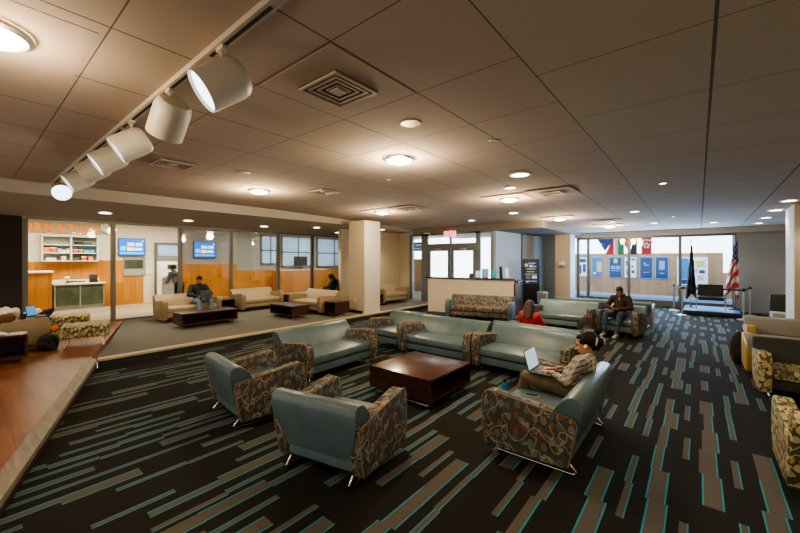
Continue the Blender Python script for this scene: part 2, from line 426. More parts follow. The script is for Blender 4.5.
def tag(o, label, cat, group=None, kind=None):
    if label: o['label'] = label
    if cat: o['category'] = cat
    if group: o['group'] = group
    if kind: o['kind'] = kind
    return o
def empty(name, loc=(0, 0, 0), rz=0):
    o = bpy.data.objects.new(name, None); COL.objects.link(o); o.location = loc; o.rotation_euler = (0, 0, rz); o.empty_display_size = .1; return o
def struct(name, mb, mat, smooth=35):
    o = mb.build(name, mat, None, smooth); o['kind'] = 'structure'; return o
def thing(name, label, cat, loc=(0, 0, 0), rz=0, group=None):
    return tag(empty(name, loc, rz), label, cat, group)
def arc(cx, cy, r, a0, a1, n):
    return [(cx + r*math.cos(math.radians(a0+(a1-a0)*i/n)), cy + r*math.sin(math.radians(a0+(a1-a0)*i/n))) for i in range(n+1)]

CEIL = 3.5; SOF = 3.1; PLAT = .15
GX = -13.4          # glass wall
def CZ(y): return 3.5 if y < 6 else 3.5 - .3*(y-6)/12.8
# ------------------------------------------------------------------ shell
def slab(name, pts, z0, z1, mat):
    return struct(name, MB().prism(pts, 2, z0, z1), mat, 0)
EDGE = lambda x: 1.75 + (x + 9.0)*(-.318)      # diagonal edge of the plank floor
slab('floor', [(-8.5, EDGE(-8.5)-.05), (3.2, EDGE(3.2)), (3.2, 19), (-8.5, 19)], -.1, 0, M['carpet'])
slab('floor', [(-8.62, EDGE(-8.62)), (-8.62, 19), (-14.0, 19), (-14.0, EDGE(-14.0))], -.1, PLAT, M['grey_carpet'])
slab('floor', [(-13.95, EDGE(-13.95)-.001), (-14.0, -4), (3.2, -4), (3.2, EDGE(3.2)-.12), (-8.62, EDGE(-8.62)-.12)], -.1, PLAT, M['woodfloor'])
slab('floor', [(-14.0, -4), (-14.0, 19), (-20, 19), (-20, -4)], -.1, PLAT, M['tilefloor'])
# nosings and risers of the step
struct('trim_1', MB().box(-8.62, -8.50, EDGE(-8.5)-.03, 13.2, .11, PLAT+.012, bev=.006), M['nosing'])
struct('trim_2', MB().box(-8.58, -8.52, EDGE(-8.5)+.02, 13.2, -.02, .11), M['riser_k'])
d = V((1, -.318, 0)).normalized(); nn = V((.318, 1, 0)).normalized()
def diag(name, o0, o1, z0, z1, mat):
    p0 = V((-8.62, EDGE(-8.62), 0)); p1 = V((3.2, EDGE(3.2), 0))
    q = [p0+nn*o0, p1+nn*o0, p1+nn*o1, p0+nn*o1]
    return struct(name, MB().prism([(a.x, a.y) for a in q], 2, z0, z1), mat, 0)
diag('trim_3', -.15, .0, .10, PLAT+.012, M['nosing_d'])
diag('trim_4', -.06, -.02, -.05, .11, M['riser'])

# ceilings
def cslab(x0, x1, mat):
    return struct('ceiling', MB().prism([(-4, 3.5), (6, 3.5), (18.85, CZ(18.85)), (18.85, 3.62), (-4, 3.62)], 0, x0, x1), mat, 0)
cslab(-10.0, -1.03, M['ceil_l'])
cslab(-1.03, 3.2, M['ceil_r'])
# lowered soffit over the raised floor, rising slightly into the room
struct('ceiling', MB().prism([(-14.2, 3.10), (-10.02, 3.24), (-9.9, 3.25), (-9.9, 3.62), (-14.2, 3.62)], 1, -4, 19.2), M['soffit'], 0)
struct('ceiling', MB().box(-9.9, 3.2, 18.4, 19.2, 3.0, 3.6), M['soffit'], 0)
M['soffit_d'] = plain('shaded_soffit_paint', (.22, .20, .17), .9)  # same soffit paint, darkened where downlights made the face too bright
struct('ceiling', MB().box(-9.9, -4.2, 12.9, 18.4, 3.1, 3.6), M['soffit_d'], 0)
struct('ceiling', MB().box(-20, -14.2, -4, 19.2, 3.55, 3.65), M['ceil_l'], 0)
struct('ceiling', MB().box(-14.25, -14.15, -4, 19.2, SOF, 3.6), M['soffit'], 0)

# glass wall on the left
posts = [1.05, 2.87, 4.67, 6.38, 8.33, 10.04, 12.01]
struct('trim_5', MB().box(GX-.05, GX+.05, 1.05, 12.05, SOF-.06, SOF), M['mull'], 0)
struct('trim_6', MB().box(GX-.04, GX+.04, 1.05, 12.05, PLAT, PLAT+.05), M['mull'], 0)
for i, y in enumerate(posts):
    struct('trim_%d' % (7+i), MB().box(GX-.06, GX+.06, y-.055, y+.055, PLAT, SOF-.05), M['mull'], 0)
for i in range(6):
    struct('window_%d' % (i+1), MB().box(GX-.006, GX+.006, posts[i]+.056, posts[i+1]-.056, PLAT+.05, SOF-.06), M['glass'] if i < 2 else M['glass_t'], 0)
struct('wall_left', MB().box(GX-.05, GX+.12, -4, .99, PLAT, SOF), M['darkwall'], 0)
struct('wall_left', MB().box(GX-.05, GX+.10, 12.07, 14.2, PLAT, SOF), M['paint'], 0)
# alcove behind the column
struct('wall_back', MB().box(GX+.1, -10.2, 13.25, 13.4, 0, 3.2), M['paint'], 0)
struct('wall_side', MB().box(-11.1, -10.95, 9.6, 13.24, PLAT, 3.25), M['paint'], 0)
struct('baseboard_side', MB().box(-10.949, -10.92, 9.6, 13.24, PLAT, PLAT+.1), M['black'], 0)
# big column
struct('wall_column', MB().box(-9.39, -8.63, 8.6, 9.37, PLAT, 3.3), [M['paint'], M['col_w']], 0)
c = bpy.data.objects['wall_column'].data
for p in c.polygons:
    if p.normal.x > .9: p.material_index = 1  # lighter colour put on this side as the lit face
struct('baseboard_left', MB().box(-9.40, -8.72, 8.58, 8.6, PLAT, PLAT+.1), M['black'], 0)
tag(MB().box(-9.10, -9.02, 8.585, 8.599, .52, .64, bev=.004).build('wall_socket', M['white']), 'white wall socket low on the beige column', 'socket')

# glazed entrance (double doors)
DY = 13.2
ex = [-9.35, -8.62, -8.45, -7.38, -6.28, -5.62]
def bar(mb, x0, x1, z0, z1, y0=DY-.05, y1=DY+.05): mb.box(x0, x1, y0, y1, z0, z1)
f = MB()
for x0, x1 in ((-10.28, -10.11), (-9.60, -9.27), (-6.90, -6.72), (-6.26, -6.14)): bar(f, x0, x1, 0, 3.12)
bar(f, -10.11, -6.26, 3.02, 3.12); bar(f, -9.27, -6.9, 2.5, 2.66); bar(f, -10.11, -9.6, 0, .12); bar(f, -6.72, -6.26, 0, .2); bar(f, -8.12, -8.06, 2.66, 3.02)
struct('door_frame', f, M['frame_b'], 0)
w = MB()
for x0, x1, z0, z1 in ((-10.11, -9.6, .12, 3.02), (-9.27, -8.12, 2.66, 3.02), (-8.06, -6.9, 2.66, 3.02), (-6.72, -6.26, .2, 3.02)): w.box(x0, x1, DY-.006, DY+.006, z0, z1)
struct('window_7', w, M['glass'], 0)
for k, (x0, x1, hx) in enumerate(((-9.26, -8.10, -8.2), (-8.08, -6.91, -7.98))):
    e = empty('door_%d' % (k+1), (x0, DY, 0)); e['kind'] = 'structure'; w_ = x1-x0
    q = MB(); q.box(0, .13, -.03, .03, 0.01, 2.5); q.box(w_-.13, w_, -.03, .03, .01, 2.5); q.box(.13, w_-.13, -.03, .03, .01, .26); q.box(.13, w_-.13, -.03, .03, 2.34, 2.5)
    q.build('door_frame', M['frame_b'], e, 0)
    MB().box(.13, w_-.13, -.005, .005, .26, 2.34).build('pane', M['glass'], e, 0)
    MB().tube([(hx-x0, -.04, .9), (hx-x0, -.08, .92), (hx-x0, -.08, 1.3), (hx-x0, -.04, 1.32)], .012).build('door_handle', M['steel'], e)
    MB().box(w_/2-.15, w_/2+.15, -.1, -.03, 2.38, 2.46, bev=.01).build('door_closer', M['steel'], e)
# walls right of the entrance
struct('wall_entry', MB().box(-6.14, -6.04, 13.16, 15.8, 0, 3.12), M['paint_b'], 0)
struct('wall_entry', MB().box(-6.16, -6.02, 15.8, 18.75, 0, 3.12), M['paint_g'], 0)
struct('trim_19', MB().box(-6.05, -5.98, 15.74, 15.82, 0, 3.1), M['mull'], 0)
struct('wall_entry', MB().box(-6.1, -5.35, 18.75, 18.85, 0, 3.12), M['paint_g'], 0)
struct('window_11', MB().box(-5.35, -4.5, 18.79, 18.80, .1, 3.0), M['glass'], 0)
# second column with light switch plate
struct('wall_pillar', MB().box(-5.0, -4.36, 17.1, 17.9, 0, CEIL), [M['paint'], M['paint_b']], 0)
for p in bpy.data.objects['wall_pillar'].data.polygons:
    if p.normal.x > .9: p.material_index = 1
tag(MB().box(-4.86, -4.58, 17.06, 17.1, 1.62, 1.9, bev=.004).build('wall_plate', M['steel']), 'square grey metal plate on the beige pillar by the windows', 'plate')

# window wall and grey wall
WY = 18.8
mx = [-4.44, -4.0, -2.37, -.58, 1.05]
f = MB()
f.box(-4.5, 1.1, WY-.05, WY+.05, 2.9, 3.0); f.box(-4.5, 1.1, WY-.06, WY+.06, 0, .26)
struct('trim_14', f, M['mull'], 0)
for i, x in enumerate(mx): struct('trim_%d' % (30+i), MB().box(x-.05, x+.05, WY-.07, WY+.07, .26, 2.9), M['mull'], 0)
for i in range(4): struct('window_%d' % (8+i), MB().box(mx[i]+.05, mx[i+1]-.05, WY-.006, WY+.006, .26, 2.9), M['glass'], 0)
struct('wall_far', MB().box(1.1, 3.2, WY-.04, WY+.1, 0, CEIL), M['paint_g'], 0)
# right column and right wall
struct('wall_right', MB().box(1.8, 3.2, 12.9, 14.0, 0, CEIL), [M['paint'], M['col_w']], 0)
for p in bpy.data.objects['wall_right'].data.polygons:
    if p.normal.x < -.9: p.material_index = 1  # left side coloured lighter, its lit look put into the paint
struct('wall_right', MB().box(3.2, 3.3, -4, 18.9, 0, CEIL+.08), M['paint'], 0)

# ---------------------------------------------------------------- beyond the far windows: bright hallway
struct('floor', MB().box(-9, 6, WY+.1, 23.0, -.1, .0), M['blue_lino'], 0)
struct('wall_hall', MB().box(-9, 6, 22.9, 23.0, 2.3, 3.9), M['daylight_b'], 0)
struct('wall_hall', MB().box(-9, .9, 22.88, 23.0, .12, 2.3), M['maple'], 0)
struct('wall_hall', MB().box(.9, 6, 22.88, 23.0, .12, 1.35), M['maple'], 0)
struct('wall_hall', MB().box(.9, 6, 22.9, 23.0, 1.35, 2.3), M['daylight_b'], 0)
struct('baseboard_hall', MB().box(-9, 6, 22.86, 23.0, 0, .12), M['paint_b'], 0)
struct('ceiling', MB().box(-9, 6, WY+.1, 23.0, 3.9, 4.0), M['white'], 0)
# beyond the doors
struct('floor', MB().box(-16, -6.16, DY+.15, 18.2, -.1, -.0), M['tilefloor'], 0)
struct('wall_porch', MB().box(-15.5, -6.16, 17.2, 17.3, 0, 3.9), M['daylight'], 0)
struct('wall_porch', MB().box(-15.5, -12.2, 17.1, 17.2, .15, 2.0), M['maple'], 0)

def framed(name, label, x0, x1, z0, z1, y, mats, bits, group=None, cat='poster'):
    t = thing(name, label, cat, ((x0+x1)/2, y, z0), 0, group)
    w_, h_ = x1-x0, z1-z0
    MB().box(-w_/2, w_/2, -.02, .0, 0, h_).build('frame', mats[0], t, 0)
    MB().box(-w_/2+.04, w_/2-.04, -.028, -.02, .04, h_-.04).build('sheet', mats[1], t, 0)
    for (u0, u1, v0, v1, mi) in bits:
        b = MB()
        b.box(-w_/2+.06+(w_-.12)*u0, -w_/2+.06+(w_-.12)*u1, -.034, -.028, .06+(h_-.12)*v0, .06+(h_-.12)*v1)
        b.build('print', mats[2+mi], t, 0)
    return t
PY = 22.87; PF = M['poster_f']
def HX(px, y=PY):
    t = (px-400)/362; s_, c_ = math.sin(.6894), math.cos(.6894); dd = y/(c_+s_*t); return -s_*dd + c_*t*dd
plist = [
 (577, 588, M['poster_w'], [(.1, .9, .75, .95, 0), (.1, .4, .1, .6, 0), (.55, .9, .2, .65, 0)], 'white and blue notice framed at left end of the hallway wall', [M['poster_b']]),
 (591.5, 603.5, M['poster_c'], [(.45, .95, .25, .8, 0), (.1, .35, .12, .22, 1), (.1, .9, 0, .06, 2)], 'cyan poster with a yellow panel on the hallway wall', [M['poster_y'], M['poster_w'], M['redbox']]),
 (609, 622, M['poster_b'], [(.35, .7, .72, .95, 1), (.08, .45, .4, .58, 0), (.52, .95, .4, .58, 0), (.1, .9, .3, .34, 0)], 'dark blue poster with two pale boxes across its middle', [M['poster_f'], M['poster_y']]),
 (624, 637, M['poster_w'], [(.05, .4, .6, .85, 0), (.1, .45, .1, .4, 0), (.6, .95, .85, .97, 0), (.6, .9, .2, .35, 1), (.6, .8, .5, .6, 1)], 'white poster with blue blocks beside the dark blue posters', [M['poster_c'], M['poster_b']]),
 (639.5, 653, M['poster_b'], [(.3, .75, .6, .66, 0), (.25, .5, .7, .76, 0), (.2, .8, .25, .28, 0)], 'dark blue poster with thin pale lettering strokes', [M['poster_f']]),
 (655, 669, M['poster_b'], [(.25, .75, .4, .85, 0), (.3, .7, .2, .26, 0)], 'dark blue poster with a pale square emblem', [M['poster_f']]),
]
for px0, px1, sheet, bits, lab, mm in plist:
    framed('poster', lab, HX(px0), HX(px1), .97, 2.12, PY, [PF, sheet]+mm, bits)
framed('map_board', 'large framed map in cyan and many colours on the wooden hallway wall', HX(677), HX(708), .70, 2.10, PY, [M['white'], M['poster_w'], M['poster_c'], M['poster_y'], M['pinkbox'], M['poster_b']],
       [(0, .38, .2, 1, 0), (.05, .33, 0, .18, 3), (.45, .6, .1, .3, 1), (.5, .7, .45, .6, 2), (.7, .9, .15, .35, 2), (.65, .95, .65, .9, 1), (.42, .58, .7, .92, 3), (.75, .95, .42, .55, 3)], cat='map')

# flags hung in the hallway window
def cloth(name, label, pts, mats, faces_mi, y=19.35, cat='flag', group=None, extra=None):
    mb = MB()
    for (poly, mi) in faces_mi:
        mb.prism(poly, 1, y, y+.012, mi)
    if extra: extra(mb)
    return tag(mb.build(name, mats, None, 0), label, cat, group)
FX = lambda px: HX(px, 19.35)
z_t, z_b = 2.98, 2.20
cloth('hanging_flag', 'blue triangular flag hung at left of the flag row', None, [M['fl_blue'], M['bluebox']],
      [([(FX(597), z_t), (FX(615), z_t), (FX(605), z_b+.16)], 0), ([(FX(609), z_t-.3), (FX(612), z_t-.22), (FX(607), z_t-.45)], 1)], y=19.33)
cloth('hanging_flag', 'crimson flag partly behind the blue triangular flag', None, [M['fl_red']], [([(FX(605), z_b), (FX(614), z_b), (FX(614), z_t), (FX(613), z_t)], 0)], y=19.36)
cloth('hanging_flag', 'white and green flag with a small white star', None, [M['fl_white'], M['fl_green']],
      [([(FX(614.3), z_b), (FX(618), z_b), (FX(618), z_t), (FX(614.3), z_t)], 0), ([(FX(618), z_b), (FX(624), z_b), (FX(624), z_t), (FX(618), z_t)], 1), ([(FX(618), 2.68), (FX(619.5), 2.6), (FX(618), 2.54)], 0)], y=19.36)
cloth('hanging_flag', 'coral red triangular flag right of the green flag', None, [M['fl_pink']], [([(FX(619), z_t), (FX(636), z_t), (FX(628), z_b+.22)], 0)], y=19.33)
cloth('hanging_flag', 'navy flag partly behind the coral triangular flag', None, [M['fl_navy'], M['fl_white']], [([(FX(629), z_b), (FX(637), z_b), (FX(637), z_t), (FX(634.5), z_t)], 0)], y=19.36)
def petals(mb):
    cx = FX(646.5); cz = 2.60
    for k in range(5):
        a = PI/2 + k*2*PI/5
        pts = [(cx+.09*math.cos(a)+.05*math.cos(q), cz+.09*math.sin(a)+.05*math.sin(q)) for q in [j*PI/4 for j in range(8)]]
        mb.prism(pts, 1, 19.335, 19.35, 1)
    pts = arc(cx, cz-.02, .30, 30, 150, 8) + arc(cx, cz-.02, .23, 150, 30, 8)
    mb.prism(pts, 1, 19.335, 19.35, 1)
cloth('hanging_flag', 'red flag with a white flower emblem at right of the flag row', None, [M['fl_red'], M['fl_white']], [([(FX(641.5), z_b), (FX(651.5), z_b), (FX(651.5), z_t), (FX(641.5), z_t)], 0)], y=19.35, extra=petals)

# ---------------------------------------------------------------- information room beyond the glass
IX = -18.1
struct('wall_info', MB().box(IX-.1, IX, -4, 8.6, PLAT, 3.6), M['paint_w'], 0)
struct('wall_info', MB().box(IX-.1, IX, 8.6, 19, PLAT, 3.6), M['paint_g'], 0)
struct('trim_20', MB().box(IX, IX+.03, 3.45, 4.25, PLAT, 1.95), M['orange'], 0)
struct('trim_21', MB().box(IX, IX+.03, 4.25, 4.9, PLAT, 1.28), M['orange'], 0)
struct('trim_22', MB().box(IX, IX+.03, 6.3, 8.9, PLAT, 1.75), M['orange'], 0)
struct('trim_23', MB().box(IX, IX+.03, 8.9, 17.5, PLAT, 1.4), M['orange'], 0)
struct('trim_24', MB().box(IX, IX+.03, .2, 3.45, 1.28, 1.90), M['orange'], 0)
struct('trim_25', MB().box(IX, IX+.06, .2, 3.52, 2.95, 3.55), M['soffit'], 0)
# grey panel built in place of a dark reflection in the panes
struct('wall_reflection_panel', MB().box(IX, IX+.02, 6.3, 8.9, 1.75, 3.5), M['paint_g'], 0)
# lettering
def text_mesh(s, size, depth):
    cu = bpy.data.curves.new('t', 'FONT'); cu.body = s; cu.size = size; cu.extrude = depth/2; cu.offset = size*.032
    o = bpy.data.objects.new('t', cu); COL.objects.link(o)
    bpy.context.view_layer.update()
    me = bpy.data.meshes.new_from_object(o.evaluated_get(bpy.context.evaluated_depsgraph_get()))
    bpy.data.objects.remove(o); bpy.data.curves.remove(cu)
    return me
sign = thing('information_sign', 'orange capital letters INFORMATION on the wall over the desk', 'sign', (IX+.07, 2.2, 2.97))
word = 'INFORMATION'; y = .76
for k, ch in enumerate(word):
    me = text_mesh(ch, .45, .03)
    for v_ in me.vertices: v_.co.x *= .74; me.materials.append(M['letter'])
    xs = [v.co.x for v in me.vertices]; wd = max(xs)-min(xs)
    o = bpy.data.objects.new('letter', me); COL.objects.link(o); o.parent = sign
    o.matrix_local = Matrix.Translation((0, y - 2.2 - min(xs), 0)) @ Matrix(((0, 0, 1, 0), (1, 0, 0, 0), (0, 1, 0, 0), (0, 0, 0, 1)))
    y += wd + .048
# wall clock
t = thing('wall_clock', 'round wall clock with pale face right of the orange lettering', 'clock', (IX+.02, 3.74, 3.22)); t.scale = (1.3, 1.3, 1.3)
RX = Matrix.Rotation(PI/2, 3, 'Y')
MB().lathe([(0, 0), (.2, 0), (.2, .04), (.17, .045), (.17, .03)], 28, R=RX).build('rim', M['steel'], t)
MB().lathe([(0, .032), (.17, .032)], 28, R=RX).build('face', M['clockface'], t)
MB().box(.035, .042, -.012, .012, 0, .12).build('hand', M['black'], t, 0)
MB().box(.035, .042, 0, .09, -.01, .012).build('hand', M['black'], t, 0)
# wall shelf unit
t = thing('wall_shelf', 'grey open wall shelf unit with two bays above the desk', 'shelf', (IX+.03, 2.58, 1.93))
MB().box(0, .02, -.78, .78, 0, .92).build('back_panel', M['shelfback'], t, 0)
for yy in (-.78, -.01, .75): MB().box(0, .32, yy, yy+.03, 0, .92).build('side_panel', M['white'], t, 0)
for zz in (0, .29, .58, .90): MB().box(0, .32, -.78, .78, zz-.012, zz+.012).build('shelf_board', M['white'], t, 0)
items = [(1.85, .16, 2.24, .18, 'orabox', 'orange box at left end of the middle shelf'), (2.03, .16, 2.24, .18, 'redbox', 'red box beside the orange box on the middle shelf'), (2.22, .12, 2.24, .13, 'bluebox', 'light blue box on the middle shelf'),
         (2.34, .10, 2.24, .09, 'paper', 'white box beside the light blue box'), (2.46, .08, 2.24, .13, 'paper', 'white tub near the shelf divider'), (2.64, .13, 2.24, .12, 'redbox', 'red and white packet right of the shelf divider'),
         (2.80, .12, 2.24, .11, 'redbox', 'second red packet right of the shelf divider'), (2.95, .16, 2.24, .11, 'cyan_p', 'cyan box on the right middle shelf'), (3.13, .12, 2.24, .11, 'cyan_p', 'cyan box at the right end of the middle shelf'),
         (1.92, .26, 1.945, .10, 'paper', 'white carton on the left lower shelf'), (2.32, .13, 1.945, .15, 'pinkbox', 'pink box on the left lower shelf'), (2.64, .2, 1.945, .13, 'cab_glass', 'dark green packet on the right lower shelf'),
         (2.88, .14, 1.945, .15, 'redbox', 'red carton on the right lower shelf'), (3.08, .13, 1.945, .15, 'orabox', 'orange carton at the right end of the lower shelf'),
         (2.70, .2, 2.525, .12, 'navy', 'dark bundle on the upper right shelf'), (2.95, .22, 2.525, .09, 'denim', 'blue bundle on the upper right shelf')]
for (y0, w_, z0, h_, mk, lab) in items:
    t = thing('storage_box', lab, 'box', (IX+.2, y0+w_/2, z0), 0, 'packets on the wall shelves')
    MB().box(-.08, .08, -w_/2, w_/2, 0, h_*.8, bev=.006).build('carton', M[mk], t)
    MB().box(-.085, .085, -w_/2-.003, w_/2+.003, h_*.8, h_, bev=.006).build('lid', M['paper'] if mk in ('redbox', 'pinkbox') else M[mk], t)
# counters
t = thing('display_cabinet', 'low glass-fronted display cabinet with a pale top under the wall shelves', 'cabinet', (IX+.03, 2.70, PLAT))
MB().box(0, .6, -.62, .78, .12, .92).build('carcass', M['shelfback'], t, 0)
MB().box(0, .66, -.65, .82, .92, .97, bev=.008).build('top', M['cream'], t)
MB().box(0, .58, -.6, .76, 0, .12).build('plinth', M['paint_g'], t, 0)
for y0, y1 in ((-.58, .06), (.10, .74)): MB().box(.6, .612, y0, y1, .17, .88).build('door', M['cab_glass'], t, 0)
for y0, y1 in ((-.62, -.58), (.06, .10), (.74, .78)): MB().box(.6, .625, y0, y1, .12, .92).build('frame', M['steel'], t, 0)
t = thing('reception_desk', 'tall orange wood desk section with white top left of the glass cabinet', 'desk', (IX+.75, 1.45, PLAT))
MB().box(-.4, .4, -.9, .52, 0, 1.38).build('body', M['orange'], t, 0)
MB().box(-.45, .45, -.92, .56, 1.38, 1.44, bev=.01).build('top', M['white'], t)
t = thing('desk_lamp', 'small white and black desk lamp on the pale cabinet top', 'lamp', (IX+.42, 2.45, PLAT+.97))
MB().lathe([(0, 0), (.09, 0), (.09, .02), (.015, .03), (.015, .16), (0, .16)], 16).build('stand', M['black'], t)
MB().ell((0, 0, .2), (.08, .08, .06)).build('shade', M['white'], t)
t = thing('printer', 'dark telephone terminal at the right end of the pale cabinet top', 'printer', (IX+.38, 3.2, PLAT+.97))
MB().box(-.12, .12, -.12, .12, 0, .1, bev=.01).build('base', M['black'], t)
MB().box(-.02, .02, -.12, .12, .1, .3, bev=.008).build('screen', M['lap_grey'], t)
t = thing('document_tray', 'long flat wooden tray lying along the pale cabinet top', 'tray', (IX+.2, 2.74, PLAT+.97))
MB().box(-.12, .12, -.24, .26, 0, .1, bev=.006).build('tray', M['cream'], t)
MB().box(.12, .126, -.25, .25, .03, .07).build('slot', M['black'], t, 0)

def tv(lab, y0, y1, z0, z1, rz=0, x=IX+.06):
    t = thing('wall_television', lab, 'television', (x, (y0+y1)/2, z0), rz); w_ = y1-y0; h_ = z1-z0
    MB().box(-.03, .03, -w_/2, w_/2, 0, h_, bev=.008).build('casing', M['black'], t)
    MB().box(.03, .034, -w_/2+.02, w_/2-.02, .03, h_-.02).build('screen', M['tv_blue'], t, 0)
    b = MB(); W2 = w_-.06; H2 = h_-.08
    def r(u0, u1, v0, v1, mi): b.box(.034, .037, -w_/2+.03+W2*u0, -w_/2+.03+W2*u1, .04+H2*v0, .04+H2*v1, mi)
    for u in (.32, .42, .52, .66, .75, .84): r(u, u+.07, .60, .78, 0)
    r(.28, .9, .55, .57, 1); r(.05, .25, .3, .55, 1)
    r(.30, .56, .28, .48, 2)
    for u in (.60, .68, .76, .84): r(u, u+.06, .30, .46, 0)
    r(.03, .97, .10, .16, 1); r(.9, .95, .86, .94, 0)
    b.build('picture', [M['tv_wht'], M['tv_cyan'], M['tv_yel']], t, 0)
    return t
tv('wall television with blue picture left of the office door', 4.03, 4.95, 2.12, 2.85)
tv('reflected blue television picture built as a solid set behind the seated man', 6.85, 7.85, 2.05, 2.82, .0)  # solid set standing in for a television reflected in the glass
# service window, notices, office door
t = thing('service_window', 'grey framed service window below the left television', 'window', (IX+.04, 4.62, 1.3))
MB().box(-.02, .02, -.42, .34, 0, .78).build('frame', M['steel'], t, 0)
MB().box(.02, .026, -.38, .26, .3, .66).build('pane', M['cab_glass'], t, 0)
MB().box(.02, .026, -.38, .26, .04, .28).build('pane', M['shelfback'], t, 0)
for k, (yy, zz, h_) in enumerate(((4.98, 1.35, .3), (4.98, 1.7, .26), (4.98, 2.02, .28))):
    tag(MB().box(IX, IX+.02, yy, yy+.24, zz, zz+h_, bev=.003).build('notice', M['paper']), ['lowest', 'middle', 'topmost'][k]+' white notice in the column beside the service window', 'notice', 'notices by the office door')
e = empty('door_3', (IX+.03, 5.3, PLAT)); e['kind'] = 'structure'
MB().box(-.03, .05, 0, .08, 0, 2.5).build('door_frame', M['mull'], e, 0)
MB().box(-.03, .05, 1.0, 1.08, 0, 2.5).build('door_frame', M['mull'], e, 0)
MB().box(-.03, .05, 0, 1.08, 2.5, 2.56).build('door_frame', M['mull'], e, 0)
MB().box(-.02, .03, .08, 1.0, 0.01, 2.5).build('leaf', M['paint_g'], e, 0)
MB().box(.03, .036, .14, .94, 2.0, 2.44).build('pane', M['win_bl'], e, 0)
t = thing('office_kiosk', 'pale grey upright kiosk with a small screen and leaflets by the office door', 'kiosk', (-17.2, 5.55, PLAT))
MB().box(-.2, .2, -.36, .32, 0, 1.75, bev=.01).build('body', M['white'], t)
MB().box(.2, .21, -.3, .26, .35, 1.05).build('door', M['shelfback'], t, 0)
MB().box(.2, .21, -.1, .25, 1.42, 1.62).build('screen', M['cab_glass'], t, 0)
MB().box(.2, .3, -.28, .3, 1.1, 1.14).build('ledge', M['bluebox'], t, 0)
MB().box(.2, .24, -.05, .22, 1.14, 1.3).build('leaflet_rack', M['poster_y'], t, 0)
# windows further along the information corridor
for k, (y0, y1, z0, z1) in enumerate(((10.2, 11.3, 1.7, 3.3), (11.45, 13.6, 1.55, 3.3), (13.9, 16.6, 1.5, 3.3))):
    e = empty('window_%d' % (12+k), (IX+.03, y0, z0)); e['kind'] = 'structure'; w_ = y1-y0; h_ = z1-z0
    q = MB(); q.box(-.02, .04, 0, .08, 0, h_); q.box(-.02, .04, w_-.08, w_, 0, h_); q.box(-.02, .04, 0, w_, 0, .08); q.box(-.02, .04, 0, w_, h_-.08, h_); q.box(-.02, .04, 0, w_, h_*.46, h_*.46+.07)
    q.box(-.02, .04, w_*.5, w_*.5+.06, 0, h_)
    q.build('window_frame', M['mull'], e, 0)
    MB().box(-.01, .0, .06, w_-.06, .06, h_-.06).build('pane', M['win_bl'], e, 0)
t = thing('computer_monitor', 'dark computer monitor standing at a corridor window', 'monitor', (IX+.35, 12.5, 1.0))
MB().box(-.02, .02, -.45, .45, .62, 1.15, bev=.01).build('screen', M['navy'], t)
MB().box(-.02, .02, -.05, .05, .4, .65).build('neck', M['black'], t, 0)
t2 = thing('corridor_cabinet', 'long orange wood cabinet under the corridor windows', 'cabinet', (IX+.35, 12.6, PLAT))
MB().box(-.3, .3, -1.6, 1.6, 0, 1.2).build('body', M['orange'], t2, 0)
MB().box(-.32, .32, -1.62, 1.62, 1.2, 1.25, bev=.006).build('top', M['cream'], t2)
t.location = (IX+.35, 12.5, PLAT+1.25-.4)
# ---------------------------------------------------------------- seating
def seat_meshes(W, arm_m, back_m, cush_m, arm_name='arm'):
    """local frame: faces +Y, floor z=0"""
    parts = []
    D = .9; h = W/2; T = .14
    # back: leaning pad with rolled top, tapering between the arms
    prof = [(-.36, .17), (-.22, .17), (-.14, .42), (-.20, .53), (-.285, .66), (-.335, .722), (-.375, .748), (-.42, .757), (-.465, .748), (-.492, .72), (-.50, .66), (-.485, .58), (-.40, .26)]
    def hw(p, s):
        z = p[1]
        k = h-.012 if z > .58 else (h-.012) - (.58-z)/.32*.10
        return s*max(k, h-.125)
    b = MB().prism(prof, 0, 0, 0, 0, bev=.012, scale=hw)
    parts.append(('backrest', b, back_m, None))
    n = 2 if W > 1.3 else 1
    x0, x1 = -h+T-.01, h-T+.01
    c = MB(); c.prism([(-.24, .27), (.36, .27), (.41, .30), (.425, .36), (.41, .41), (.36, .435), (-.24, .43)], 0, x0, x1, bev=.012)
    parts.append(('seat', c, cush_m, None))
    parts.append(('base_rail', MB().box(-h+T-.01, h-T+.01, -.385, .385, .14, .27, bev=.012), back_m, None))
    for s in (-1, 1):
        ap = [(-.375, .115), (-.355, .095), (.39, .085), (.425, .10), (.455, .28), (.462, .46), (.452, .58), (.43, .625), (.39, .648), (.32, .645), (-.40, .565), (-.44, .55), (-.452, .50)]
        xa, xb = (h-T, h) if s > 0 else (-h, -h+T)
        parts.append((arm_name, MB().prism(ap, 0, xa, xb, bev=.022, seg=3), arm_m, s))
    for s in (-1, 1):
        xl = s*(h-.13)
        pts = [(xl, -.30, .15), (xl, -.36, .10), (xl, -.415, .035), (xl, -.41, .014), (xl, -.37, .012), (xl, .30, .012), (xl, .345, .014), (xl, .35, .035), (xl, .30, .10), (xl, .25, .15)]
        parts.append(('sled_leg', MB().tube(pts, .0125, 10), M['chrome'], None))
    return parts
PROTO = {}
